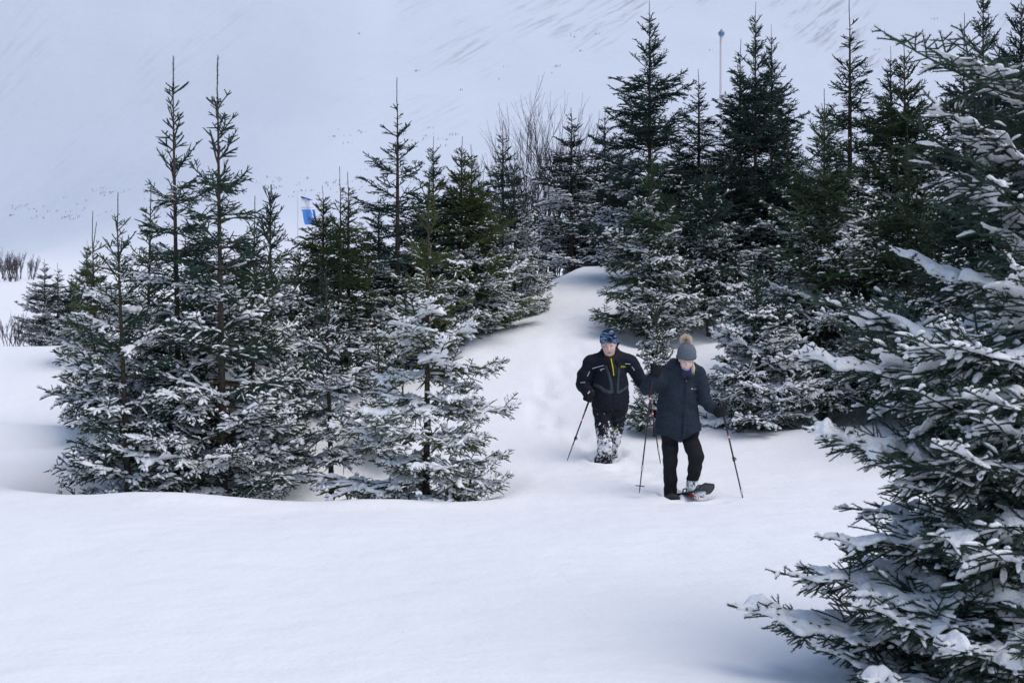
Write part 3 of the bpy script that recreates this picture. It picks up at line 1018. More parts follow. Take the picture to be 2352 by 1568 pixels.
# --- behind the walkers
S('spruce_tree', 'little snow capped spruce right behind the walkers', (1510, 690), 1505, 18.8, 0.46, GREEN, 22, (0.05, 0.35, 'mid'), leader=0.16, group='young spruces on the right bank',
  gap=0.17, per=6, inter=3, droop=0.3)
S('spruce_tree', 'green tipped spruce on the crest directly above the man in the cap', (1500, 325), 1487, 23.0, 0.95, GREEN, 23, (0.28, 0.95, 'mid'), leader=0.35, group='young spruces on the right bank',
  gap=0.25, per=6, inter=3, droop=0.3)
S('spruce_tree', 'rounded snowy spruce on the crest above the woman', (1622, 345), 1627, 23.8, 1.0, TEAL, 24, (0.25, 0.9, 'mid'), leader=0.35, group='young spruces on the right bank',
  gap=0.25, per=6, inter=3)
S('spruce_tree', 'broad dark green spruce with several upright tips right of the woman', (1893, 208), 1893, 20.2, 1.45, GREEN, 25, (0.22, 0.85, 'mid'), leader=0.42, group='young spruces on the right bank',
  gap=0.26, per=6, inter=3, leads=3, droop=0.35)
S('spruce_tree', 'low snowy spruce with drooping boughs next to the woman', (1735, 597), 1752, 19.2, 1.02, TEAL, 26, (0.12, 0.6, 'heavy'), leader=0.25, group='young spruces on the right bank',
  gap=0.21, per=6, inter=3, droop=0.5)

# --- plantation behind: shared crowns
FS = far_spruce
FS('tall dark spruce with open branched top in the middle of the picture', 'sparse', (913, 185), 22.0, 1.15, 0.3)
FS('twin tipped spruce, left tip, behind the left clump', 'sparse', (782, 388), 20.5, 0.8, 1.2, GREEN)
FS('twin tipped spruce, shorter right tip, behind the left clump', 'slim', (800, 400), 21.0, 0.8, 2.5, OLIVE)
FS('dense spruce beside the flag with a short pointed tip', 'dense', (742, 430), 22.0, 1.0, 0.9, OLIVE)
FS('dark spruce peeping out behind the olive front tree', 'wide', (995, 317), 22.5, 1.05, 4.0, TEAL)
FS('bushy olive spruce right of the front tree, taller of the pair', 'dense', (1054, 318), 22.6, 1.1, 5.0, OLIVE, basex=1060)
FS('bushy olive spruce right of the front tree, shorter of the pair', 'wide', (1083, 335), 23.4, 1.1, 1.9, OLIVE)
FS('slim spruce with layered tip left of the bare birch', 'slim', (1155, 282), 26.5, 0.95, 3.3, TEAL)
FS('snow striped spruce at the foot of the crest', 'layered', (1190, 346), 25.0, 0.72, 0.0, TEAL, basex=1182)
FS('even layered spruce standing on top of the snow crest', 'layered', (1313, 250), 32.5, 1.55, 2.2, DARK)
FS('dark spruce right behind the layered crest tree', 'layered', (1389, 255), 34.0, 1.45, 4.4, DARK)
FS('squat spruce low between the crest trees', 'dense', (1425, 330), 33.0, 1.3, 1.1, DARK)
FS('tallest dark spruce on the crest, top reaching the picture edge', 'wide', (1476, 8), 27.0, 1.5, 2.9, DARK, basex=1492)
FS('slim spruce left of the white pole', 'slim', (1605, 163), 28.0, 1.0, 0.7, DARK)
FS('thin spruce right of the white pole', 'slim', (1700, 94), 29.0, 1.0, 5.2, DARK)
FS('tall flat tiered spruce with two leaders right of the white pole', 'wide', (1742, 10), 27.5, 1.25, 3.8, DARK, basex=1735)
FS('shorter leader of the tiered spruce, standing behind it', 'wide', (1772, 60), 28.5, 1.1, 0.4, DARK)
FS('open topped spruce whose tip passes the upper picture edge', 'sparse', (1963, -14), 25.0, 1.25, 1.5, DARK, basex=1952)
FS('dense green spruce behind the broad dark green one', 'dense', (2078, 94), 24.0, 1.45, 2.0, GREEN)
FS('small tipped spruce left of the dense green one', 'wide', (2046, 110), 25.5, 1.2, 0.1, TEAL)
FS('many tipped spruce in the upper right corner', 'sparse', (2214, 38), 24.0, 1.1, 3.0, DARK)
FS('tall dark spruce cut by the upper right picture edge', 'wide', (2258, -60), 25.0, 1.3, 4.1, DARK)
FS('dark spruce in the top right corner behind the near boughs', 'dense', (2345, -30), 23.0, 1.5, 5.5, DARK)
FS('young spruce in the shade behind the near boughs', 'dense', (2086, 297), 19.5, 1.1, 1.0, GREEN)
FS('snowy spruce low at the right behind the near boughs', 'dense', (2230, 300), 18.0, 1.3, 2.6, TEAL)
FS('young spruce at the right picture edge behind the near boughs', 'dense', (2370, 250), 17.5, 1.3, 0.6, DARK)
FS('young spruce filling the gap right of the broad dark green one', 'dense', (2010, 470), 20.5, 1.1, 3.1, TEAL)
FS('far left dark spruce with two trunks beside the bare shrubs', 'layered', (95, 596), 27.5, 0.70, 1.4, DARK, basex=103)
FS('second small spruce in the far left row', 'slim', (133, 606), 28.0, 0.60, 2.4, DARK)
FS('third small spruce in the far left row, hidden by the clump', 'dense', (165, 628), 27.0, 0.55, 0.2, DARK)
FS('dark bushy spruce behind the left edge of the clump', 'dense', (200, 553), 22.0, 0.52, 3.6, GREEN)
FS('dark spruce filling the clump behind the twin spires', 'wide', (465, 500), 20.5, 0.9, 2.1, TEAL)
FS('olive spruce low behind the right spire', 'dense', (560, 540), 21.0, 1.1, 4.7, OLIVE)
FS('dark spruce low behind the tall open branched one', 'wide', (870, 455), 23.0, 1.15, 0.9, DARK)
FS('dark spruce hidden between the bushy olive pair and the crest', 'dense', (1110, 400), 25.5, 0.75, 3.9, DARK)
FS('dark spruce in the thicket behind the white pole', 'dense', (1560, 300), 30.0, 1.5, 2.8, DARK)
FS('dark spruce in the thicket between pole and broad spruce', 'dense', (1680, 330), 26.0, 1.4, 1.3, DARK)
FS('dark spruce in the thicket behind the tiered one', 'wide', (1810, 300), 26.5, 1.5, 5.9, DARK)

# --- the near tree at the right edge: hand set boughs, then a fill
def near_tree():
    r = random.Random(77)
    bx, by = at(2480, 7.7)
    bz = gz(bx, by) - 0.1
    root = tag(empty('spruce_tree', (bx, by, bz)), 'big snow laden spruce close by, cut off by the right picture edge', 'spruce tree')
    H = 5.0
    t, P = trunk_path(H, (0.05, 0), r)
    v, q_, tt = tube(P, 0.062 * (1 - t) ** 0.85 + 0.008, 12)
    add_obj('trunk', mesh_np('trunk', v, [(q_, 0), (tt, 0)], [M_bark]), root)
    tint = (0.030, 0.056, 0.040, 1)
    # tips seen in the view: px, py, distance, snow
    tips = [(2042, 62, 5.2, 'light', 'mid'), (2110, 150, 5.0, 'light', 'asc'), (2180, 95, 5.5, 'none', 'asc'), (2140, 250, 5.0, 'mid', 'mid'), (2090, 330, 5.3, 'light', 'mid'), (2230, 400, 4.9, 'mid', 'mid'),
            (2150, 470, 5.1, 'light', 'mid'), (2060, 545, 5.4, 'heavy', 'mid'), (1870, 610, 5.3, 'heavy', 'mid'), (1990, 700, 4.9, 'heavy', 'mid'), (1950, 760, 5.6, 'mid', 'mid'),
            (1840, 830, 5.2, 'heavy', 'low'), (2040, 800, 4.7, 'heavy', 'low'), (1960, 900, 5.6, 'mid', 'low'), (2150, 880, 4.6, 'heavy', 'low'), (1830, 1000, 5.1, 'heavy', 'low'), (1920, 985, 5.6, 'mid', 'low'),
            (1985, 1060, 4.7, 'light', 'low'), (1835, 1200, 5.0, 'heavy', 'low'), (1930, 1130, 5.5, 'mid', 'low'), (2030, 1180, 4.6, 'mid', 'low'), (1742, 1275, 5.0, 'heavy', 'low'), (1880, 1300, 5.4, 'mid', 'low'),
            (1960, 1380, 4.7, 'mid', 'low'), (1700, 1425, 4.9, 'heavy', 'low'), (1850, 1450, 5.3, 'mid', 'low'), (1880, 1530, 4.8, 'mid', 'low'), (2080, 1500, 4.5, 'heavy', 'low'), (2010, 1600, 4.5, 'heavy', 'low'), (2160, 1280, 4.4, 'heavy', 'low'),
            (2200, 1050, 4.4, 'mid', 'low'), (2250, 760, 4.5, 'heavy', 'low'), (2290, 600, 4.6, 'mid', 'mid'), (2290, 920, 4.4, 'mid', 'low'), (2270, 1420, 4.3, 'mid', 'low')]
    for k in range(26):
        py = r.uniform(880, 1580)
        px = r.uniform(1900 + 60 * r.random(), 2330) if py > 1000 else r.uniform(2050, 2330)
        tips.append((px, py, r.uniform(4.5, 5.9), r.choice(['mid', 'mid', 'light', 'heavy']), 'low'))
    for px, py, D, sn, cls in tips:
        tip_bough(root, (bx, by, bz), lambda zz: (0.05 * zz / H, 0), px + (45 if py > 1150 else 15), py, 7.7 + (D - 5.3) * 1.35, cls, sn, r, tint, True, H)
    z = 0.2
    while z < H - 0.35:
        q = (H - z) / H
        for k in range(4):
            az = r.uniform(0, 6.283)
            if math.sin(az) < -0.55 and z > 1.2: continue
            L = (0.25 + 1.1 * min(1, q / 0.8)) * r.uniform(0.5, 0.9)
            cls = 'asc' if q < 0.2 else 'mid' if q < 0.5 else 'low'
            put_bough(root, (0.05 * z / H, 0, z), az, L, cls, r, tint, q, 0.42, 0.75, 'heavy' if q > .6 else 'mid', fine=True)
        z += 0.19
    lm, ls = leader_mesh(0.4, True)
    o = add_obj('leader', lm, root, tuple(P[-1])); o.color = tint
near_tree()

# --- bare birch, shrubs, thicket, tufts on the slope
def bare_plant(mb, base, H, r, spread, stems, lvl=3, rad=0.012, dirs=None):
    def grow(p, d, l, rr, lv):
        n = 4
        pts = [p]
        v = d
        for i in range(n):
            v = unit(v + np.array([r.uniform(-.12, .12), r.uniform(-.12, .12), 0.05]))
            pts.append(pts[-1] + v * l / n)
        mb.tube(pts, np.linspace(rr, rr * 0.55, n + 1), 4 if lv < 3 else 5, 0, cap=False)
        if lv <= 0: return
        for k in range(r.randint(3, 5)):
            i = r.randint(n // 2, n)
            a = r.uniform(0, 6.28); s = r.uniform(.2, .55)
            dv = unit(v + np.array([math.cos(a) * s, math.sin(a) * s * 0.6, r.uniform(0, .3)]))
            grow(pts[i], dv, l * r.uniform(.4, .65), rr * 0.58, lv - 1)
    for k in range(stems):
        a = r.uniform(0, 6.28)
        d = unit(np.array([math.cos(a) * spread * r.random(), math.sin(a) * spread * r.random(), 1.0]))
        grow(np.array(base) + np.array([r.uniform(-.15, .15) * spread, r.uniform(-.15, .15), 0]), d, H * r.uniform(.5, .68), rad, lvl)

def bare_tree(label, tip, D, stems, spread, lvl, seed, name='birch_tree', cat='bare tree', rad=0.014, base_py=None):
    r = random.Random(seed)
    x, y = at(tip[0], D)
    z = gz(x, y) - 0.05 if base_py is None else W(tip[0], base_py, D)[2]
    H = (W(tip[0], tip[1], D)[2] - z) * 0.78
    root = tag(empty(name, (x, y, z)), label, cat)
    mb = MB(); bare_plant(mb, (0, 0, 0), H, r, spread, stems, lvl, rad)
    add_obj('branches', mb.mesh('branches', [M_bare], False), root)
    return root
bare_tree('leafless birch left of the layered crest tree, shorter of the pair', (1215, 240), 34.5, 12, 0.28, 3, 5, rad=0.018)
bare_tree('leafless birch with the tallest twigs, close to the layered crest tree', (1268, 195), 35.0, 14, 0.30, 3, 8, rad=0.018)
bare_tree('thin leafless twigs between the two crest spruces', (1350, 285), 35.5, 6, 0.3, 2, 9, rad=0.012)
bare_tree('bare shrub at the left picture edge on the snow crest', (22, 690), 25.6, 7, 0.75, 3, 15, 'bare_shrub', 'shrub', 0.008)
bare_tree('small bare shrub between picture edge and far left spruce', (52, 735), 25.4, 7, 0.8, 3, 16, 'bare_shrub', 'shrub', 0.007)
r = random.Random(4)
mb = MB()
for k in range(44):
    px = r.uniform(-200, 78)
    D = r.uniform(104, 113)
    x, y = at(px, D)
    bare_plant(mb, (x, y, gz(x, y)), r.uniform(1.3, 2.3), r, 0.5, 4, 2, 0.022)
tag(add_obj('thicket', mb.mesh('thicket', [M_bare], False)), kind='stuff', label='bare brown thicket along the field at the far left', cat='thicket')

def slope_point(px, py):
    """where the sight line from the camera meets the slope"""
    ys = np.arange(110, 880, 1.0)
    xs = (px - 1176) / F * ys
    h = mtn_z(xs, ys) - (CH - (py - 784) / F * ys)
    i = np.nonzero(h > 0)[0]
    if not len(i): return None
    return xs[i[0]], ys[i[0]], float(mtn_z(xs[i[0]:i[0] + 1], ys[i[0]:i[0] + 1])[0])
mb = MB()
r = random.Random(12)
spots = []
for (cx, cy, sx, sy, n) in ((245, 440, 25, 5, 26), (60, 478, 40, 5, 16), (140, 495, 60, 6, 26), (400, 455, 60, 16, 26), (640, 425, 40, 10, 26), (700, 435, 60, 12, 20), (800, 436, 40, 10, 26),
                            (420, 430, 40, 10, 18), (860, 400, 60, 16, 16), (960, 410, 60, 16, 20), (900, 320, 130, 18, 24), (1010, 320, 20, 3, 6), (1280, 155, 4, 2, 3), (1320, 80, 8, 3, 4), (1060, 180, 160, 60, 12),
                            (250, 470, 150, 16, 20), (1500, 120, 200, 80, 8), (2080, 60, 120, 40, 8)):
    for k in range(int(n * .6) + 1):
        spots.append((r.gauss(cx, sx * .75), r.gauss(cy, sy * 1.1)))
for px, py in spots:
    p = slope_point(px, py)
    if p is None: continue
    for q in range(r.randint(2, 5)):
        s = r.uniform(0.10, 0.36)
        c = np.array(p) + np.array([r.uniform(-1.2, 1.2), r.uniform(-.8, .8), 0.1])
        a = r.uniform(0, 6.28)
        mb.tube([c + np.array([0, 0, -.3]), c + np.array([math.cos(a) * .3 * s, math.sin(a) * .3 * s, s * .7]), c + np.array([math.cos(a) * .7 * s, math.sin(a) * .7 * s, s * 1.2])], [0.22 * s, .30 * s, 0.03], 5, 0)
M_tuft = noise_mix(mat('dwarf_shrub', rough=0.95), (0.16, 0.16, 0.20), (0.32, 0.31, 0.36), 3)
tag(add_obj('hillside_shrubs', mb.mesh('hillside_shrubs', [M_tuft], False)), kind='stuff', label='scattered dwarf shrubs and stones showing through the slope snow', cat='shrubs')

# --- poles and flag
M_pole = mat('white_pole_paint', (0.62, 0.62, 0.70), 0.5, 0.4)
M_poleblue = mat('blue_cap_paint', (0.10, 0.20, 0.36), 0.4, 0.5)
def tall_pole():
    D = 60.0
    x, y = at(1657, D); z = gz(x, y) - 0.2
    top = W(1658, 84, D)[2] - z
    root = tag(empty('flagpole', (x, y, z)), 'tall white flagpole with blue onion cap above the dark spruces', 'flagpole')
    mb = MB(); mb.tube([(0, 0, 0), (0, 0, top * .5), (0, 0, top)], [0.105, 0.09, 0.072], 12)
    add_obj('shaft', mb.mesh('shaft', [M_pole]), root)
    mb = MB()
    prof = [(0.0, .06), (.02, .08), (.07, .12), (.13, .14), (.19, .12), (.24, .06), (.30, .03), (.33, .005)]
    mb.tube([(0, 0, top - 0.01 + a) for a, b in prof], [b for a, b in prof], 14)
    add_obj('cap', mb.mesh('cap', [M_poleblue]), root)
tall_pole()

M_fwhite = mat('flag_white_cloth', (0.78, 0.80, 0.86), 0.8)
M_fblue = mat('flag_blue_cloth', (0.10, 0.26, 0.66), 0.8)
M_fdark = mat('flag_dark_blue_cloth', (0.05, 0.14, 0.52), 0.8)
M_forange = mat('flag_orange_print', (0.72, 0.52, 0.42), 0.8)
M_fink = mat('flag_grey_blue_ink', (0.26, 0.31, 0.45), 0.8)
def text_mesh(s, size, name='text', extrude=0.0):
    cu = bpy.data.curves.new(name, 'FONT')
    cu.body = s; cu.size = size; cu.extrude = extrude
    cu.resolution_u = 3
    ob = bpy.data.objects.new(name, cu)
    C.objects.link(ob)
    bpy.context.view_layer.update()
    dg = bpy.context.evaluated_depsgraph_get()
    me = bpy.data.meshes.new_from_object(ob.evaluated_get(dg))
    v, t, mi = read_mesh(me)
    bpy.data.objects.remove(ob)
    bpy.data.meshes.remove(me)
    return v, t

def flag():
    D = 100.0
    k = D / F
    x, y = at(684, D); z = gz(x, y) - 0.3
    top = W(684, 446, D)[2] - z
    root = tag(empty('banner_flag', (x, y, z)), 'blue and white banner with print hanging from a white pole beyond the trees', 'banner')
    mb = MB(); mb.tube([(0, 0, 0), (0, 0, top)], [0.05, 0.035], 8)
    add_obj('pole', mb.mesh('pole', [M_pole]), root)
    # cloth: u 0..1 across, rows down; px of the left and right edges
    rows = [(450.7, 690.5, 690.9), (452, 690.5, 697), (456, 690.6, 711), (461, 690.8, 720), (468, 691, 721), (475, 691.4, 719.5), (481, 692, 722), (488, 695, 723.5), (497, 696, 725), (506, 697.5, 728), (516, 700, 731)]
    n = 17
    V = []
    for (py, l, rr) in rows:
        for i in range(n):
            u = i / (n - 1)
            px = l + (rr - l) * u
            w = W(px, py + 0.0, D)
            V.append((w[0] - x, 0.10 * math.sin(u * 9 + py * .05) * (0.3 + u), w[2] - z))
    V = np.array(V)
    q = []; m = []
    groups = {0: [], 1: [], 2: []}
    for a in range(len(rows) - 1):
        pym = (rows[a][0] + rows[a + 1][0]) / 2
        for i in range(n - 1):
            u = (i + .5) / (n - 1)
            f = [a * n + i, a * n + i + 1, (a + 1) * n + i + 1, (a + 1) * n + i]
            if pym < 482:
                mi = 2 if (pym < 456 and u > .15) or (pym < 461 and u > .62) else 0
            else:
                mi = 0 if 0.72 < u < 0.82 else (2 if u > 0.82 else 1)
            groups[mi].append(f)
    def two_sided(f):
        return f
    back = len(V)
    V2 = np.vstack([V, V + np.array([0, 0.012, 0])])
    G = []
    for mi, f in groups.items():
        f = np.array(f)
        G.append((f, mi)); G.append((f[:, ::-1] + back, mi))
    cloth = add_obj('cloth', mesh_np('cloth', V2, G, [M_fwhite, M_fblue, M_fdark]), root)
    bv = BVHTree.FromPolygons([Vector(v) for v in V], [tuple(f) for mi in groups for f in groups[mi]])
    def onto(px, py, off=0.006):
        w = W(px, py, D) - np.array([x, y, z])
        h = bv.ray_cast(Vector((w[0], -3, w[2])), Vector((0, 1, 0)))
        yy = h[0].y if h[0] is not None else 0.0
        return (w[0], yy - off, w[2])
    tv, tt = text_mesh('OPINN SKÓGUR', 6.0)
    wd = tv[:, 0].max()
    P = [onto(691.6 + a[0] / wd * 27.0, 478.6 - a[1] * 0.72, 0.02) for a in tv]
    add_obj('lettering', mesh_np('lettering', P, [(tt, 0)], [M_fink], False), cloth)
    mb = MB()
    def blot(cx, cy, rx, ry, rot, mi):
        pts = [onto(cx + rx * math.cos(a) * math.cos(rot) - ry * math.sin(a) * math.sin(rot), cy + rx * math.cos(a) * math.sin(rot) + ry * math.sin(a) * math.cos(rot), 0.02) for a in np.arange(10) * .6283]
        mb.add(pts, [[[0, i, i + 1] for i in range(1, 9)]], mi)
    blot(696, 459.5, 1.8, 1.0, -.6, 0); blot(694.2, 456, 1.8, 0.6, .3, 0); blot(707.5, 460, 2.6, 0.7, .45, 0); blot(702, 458.5, 2.4, 2.2, 0.2, 1); blot(701.5, 463.5, 1.3, 3.0, .1, 1)
    add_obj('emblem', mb.mesh('emblem', [M_fink, M_forange], False), cloth)
flag()
# ------------------------------------------------------------------ people
class Field:
    """a signed distance field built from blended limbs, meshed with surface nets"""
    def __init__(s, lo, hi, h):
        s.lo = np.array(lo, float); s.h = h
        s.n = np.ceil((np.array(hi, float) - s.lo) / h).astype(int) + 1
        s.f = np.full(tuple(s.n), 0.25)
    def block(s, lo, hi):
        a = np.clip(np.floor((np.array(lo) - s.lo) / s.h).astype(int), 0, s.n - 1)
        b = np.clip(np.ceil((np.array(hi) - s.lo) / s.h).astype(int) + 1, 1, s.n)
        g = np.meshgrid(*[s.lo[i] + np.arange(a[i], b[i]) * s.h for i in range(3)], indexing='ij')
        return tuple(slice(a[i], b[i]) for i in range(3)), np.stack(g, -1)
    def mix(s, sl, d, k):
        a = s.f[sl]
        if k <= 0:
            s.f[sl] = np.minimum(a, d); return
        hh = np.maximum(k - np.abs(a - d), 0) / k
        s.f[sl] = np.minimum(a, d) - hh * hh * k * 0.25
    def cap(s, a, b, ra, rb, k=0.03, sy=1.0):
        a = np.array(a, float); b = np.array(b, float)
        m = max(ra, rb) + 0.07
        sl, P = s.block(np.minimum(a, b) - m, np.maximum(a, b) + m)
        sc = np.array([1, sy, 1.0])
        ab = (b - a) * sc
        pa = (P - a) * sc
        t = np.clip((pa @ ab) / max(ab @ ab, 1e-9), 0, 1)
        d = np.linalg.norm(pa - t[..., None] * ab, axis=-1) - (ra + (rb - ra) * t)
        s.mix(sl, d / max(1.0, sy * 0.85), k)
        return s
    def chain(s, pts, rs, k=0.03, sy=1.0):
        for i in range(len(pts) - 1):
            s.cap(pts[i], pts[i + 1], rs[i], rs[i + 1], k, sy)
        return s
    def ell(s, c, r, k=0.03, R=None, sub=False):
        c = np.array(c, float); r = np.array(r, float)
        m = r.max() + 0.05
        sl, P = s.block(c - m, c + m)
        q = P - c
        if R is not None:
            q = q @ np.array(R)
        k0 = np.linalg.norm(q / r, axis=-1)
        k1 = np.linalg.norm(q / (r * r), axis=-1) + 1e-9
        d = k0 * (k0 - 1) / k1
        if sub:
            s.f[sl] = np.maximum(s.f[sl], -d)
        else:
            s.mix(sl, d, k)
        return s
    def wrinkle(s, seed, scale, amp, stretch=(1, 1, 1)):
        N = [Noise2(seed + i) for i in range(3)]
        sl, P = s.block(s.lo, s.lo + s.n * s.h)
        x, y, z = (P[..., i] / scale * stretch[i] for i in range(3))
        s.f += amp * (N[0](x + 0.4 * y, z) + N[1](y + 9, z + 0.5 * x) + 0.5 * N[2](2.1 * x + y, 2.1 * z))
        return s
    def cut(s, fn):
        sl, P = s.block(s.lo, s.lo + s.n * s.h)
        s.f = np.maximum(s.f, fn(P[..., 0], P[..., 1], P[..., 2]))
        return s
    def mesh(s):
        f = np.pad(s.f, 1, constant_values=0.2)
        lo = s.lo - s.h
        ins = f < 0
        n = f.shape
        c = np.zeros(tuple(k - 1 for k in n), int)
        S = np.zeros(c.shape + (3,)); cnt = np.zeros(c.shape)
        offs = [(a, b, d) for a in (0, 1) for b in (0, 1) for d in (0, 1)]
        def sub(A, o):
            return A[o[0]:n[0] - 1 + o[0], o[1]:n[1] - 1 + o[1], o[2]:n[2] - 1 + o[2]]
        for o in offs:
            for ax in range(3):
                if o[ax] == 0:
                    o2 = list(o); o2[ax] = 1
                    f0, f1 = sub(f, o), sub(f, o2)
                    cr = (f0 < 0) != (f1 < 0)
                    t = np.where(cr, f0 / np.where(cr, f0 - f1, 1), 0)
                    p = np.zeros(c.shape + (3,)); p += np.array(o, float)
                    p[..., ax] = t
                    S += p * cr[..., None]; cnt += cr
        act = cnt > 0
        vid = -np.ones(c.shape, int); vid[act] = np.arange(act.sum())
        idx = np.stack(np.nonzero(act), -1)
        V = (idx + S[act] / cnt[act][:, None]) * s.h + lo
        Q = []
        for ax in range(3):
            u, w = (ax + 1) % 3, (ax + 2) % 3
            e = [slice(1, k - 1) for k in n]; e[ax] = slice(0, n[ax] - 1)
            e2 = list(e); e2[ax] = slice(1, n[ax])
            a, b = ins[tuple(e)], ins[tuple(e2)]
            I = np.stack(np.nonzero(a != b), -1)
            if not len(I): continue
            fl = a[tuple(I.T)]
            I = I + np.array([0 if k == ax else 1 for k in range(3)])
            def cell(du, dw):
                J = I.copy(); J[:, u] -= du; J[:, w] -= dw
                return vid[tuple(J.T)]
            q = np.stack([cell(1, 1), cell(0, 1), cell(0, 0), cell(1, 0)], -1)
            q[~fl] = q[~fl][:, ::-1]
            Q.append(q)
        Q = np.vstack(Q)
        Q = Q[(Q >= 0).all(1)]
        # two rounds of smoothing
        for _ in range(2):
            acc = np.zeros_like(V); k = np.zeros(len(V))
            for i in range(4):
                np.add.at(acc, Q[:, i], V[Q[:, (i + 1) % 4]] + V[Q[:, (i + 3) % 4]]); np.add.at(k, Q[:, i], 2)
            V = 0.5 * V + 0.5 * acc / k[:, None]
        return V, Q

def rot(rx=0, ry=0, rz=0):
    return np.array((Matrix.Rotation(rz, 3, 'Z') @ Matrix.Rotation(ry, 3, 'Y') @ Matrix.Rotation(rx, 3, 'X')))

def fabric(name, col, bump=0.25, scale=350.0, rough=0.85, var=0.25):
    m = mat(name, col, rough, 0.2)
    c2 = tuple(min(1, c * (1 + var) + 0.002) for c in col); c1 = tuple(c * (1 - var) for c in col)
    return noise_mix(m, c1, c2, 60, 4, 0.3, 0.7, bump=bump, bscale=scale, bdist=0.002)

M_skin = noise_mix(mat('skin', rough=0.55), (0.74, 0.50, 0.43), (0.82, 0.58, 0.50), 25, 2)
M_skin_man = noise_mix(mat('skin_wind_reddened', rough=0.55), (0.68, 0.44, 0.38), (0.80, 0.56, 0.48), 22, 2)
M_lip = mat('lips', (0.45, 0.16, 0.15), 0.5)
M_teeth = mat('teeth', (0.82, 0.80, 0.76), 0.3)
M_lash = mat('lashes_and_brows', (0.055, 0.032, 0.022), 0.8)
M_browfair = mat('fair_brows', (0.22, 0.13, 0.08), 0.8)
M_blonde = noise_mix(mat('blonde_hair', rough=0.5), (0.58, 0.47, 0.28), (0.82, 0.74, 0.52), 90, 3)
M_stubble = mat('stubble', (0.20, 0.13, 0.10), 0.8)
M_wj = fabric('woman_navy_shell', (0.019, 0.028, 0.043))
M_wt = fabric('woman_black_trousers', (0.013, 0.013, 0.017))
M_mj = fabric('man_black_shell', (0.011, 0.013, 0.023))
M_grey = fabric('grey_reinforcement', (0.045, 0.062, 0.070))
M_reflect = mat('reflective_piping', (0.62, 0.66, 0.70), 0.4, 0.6)
M_yellow = mat('yellow_print', (0.78, 0.72, 0.03), 0.6)
M_white = mat('white_print', (0.80, 0.80, 0.82), 0.6)
M_zip = mat('black_zip', (0.006, 0.006, 0.008), 0.5)
M_blue = mat('royal_blue_neck_scarf', (0.016, 0.028, 0.30), 0.8)
M_fleece = fabric('brown_black_neck_warmer', (0.022, 0.018, 0.020))
M_glove = fabric('black_knit_glove', (0.012, 0.012, 0.016), 0.5, 220)
M_blackplastic = mat('black_plastic', (0.012, 0.012, 0.015), 0.45, 0.5)
M_greyplastic = mat('dark_grey_plastic', (0.045, 0.055, 0.062), 0.5, 0.4)
M_red = mat('red_crampon_steel', (0.55, 0.02, 0.02), 0.45, 0.5)
M_metal = mat('brushed_metal', (0.55, 0.55, 0.58), 0.3, 0.6)
bsdf(M_metal).inputs['Metallic'].default_value = 0.8

M_beanie = mat('grey_knit_beanie', (0.13, 0.15, 0.19), 0.95, 0.1)
def _knit():
    m = M_beanie
    noise_mix(m, (0.10, 0.118, 0.155), (0.19, 0.215, 0.26), 120, 3)
    tc = nd(m, 'ShaderNodeTexCoord')
    wv = nd(m, 'ShaderNodeTexWave', Scale=32.0, Distortion=1.5, Detail=2)
    wv.bands_direction = 'X'
    lk(m, tc.outputs['Object'], wv.inputs['Vector'])
    bp = nd(m, 'ShaderNodeBump', Strength=0.7, Distance=0.004)
    lk(m, wv.outputs['Fac'], bp.inputs['Height'])
    lk(m, bp.outputs['Normal'], bsdf(m).inputs['Normal'])
_knit()
M_cap = mat('patterned_blue_headwear', (0.2, 0.3, 0.5), 0.85, 0.1)
def _cap():
    m = M_cap
    tc = nd(m, 'ShaderNodeTexCoord')
    mp = nd(m, 'ShaderNodeMapping')
    mp.inputs['Scale'].default_value = (9, 9, 42)
    mp.inputs['Rotation'].default_value = (0, 0.25, 0)
    lk(m, tc.outputs['Object'], mp.inputs['Vector'])
    no = nd(m, 'ShaderNodeTexNoise', Scale=1.0, Detail=4, Roughness=0.6)
    lk(m, mp.outputs[0], no.inputs['Vector'])
    cr = nd(m, 'ShaderNodeValToRGB')
    cr.color_ramp.interpolation = 'CONSTANT'
    e = cr.color_ramp.elements
    e[0].position = 0; e[0].color = (0.008, 0.010, 0.022, 1)
    e[1].position = 0.49; e[1].color = (0.11, 0.18, 0.32, 1)
    x = e.new(0.56); x.color = (0.17, 0.26, 0.42, 1)
    x = e.new(0.66); x.color = (0.36, 0.44, 0.58, 1)
    lk(m, no.outputs['Fac'], cr.inputs['Fac'])
    lk(m, cr.outputs['Color'], bsdf(m).inputs['Base Color'])
_cap()
M_mt = mat('black_trousers_caked_with_snow', (0.012, 0.014, 0.02), 0.85, 0.2)
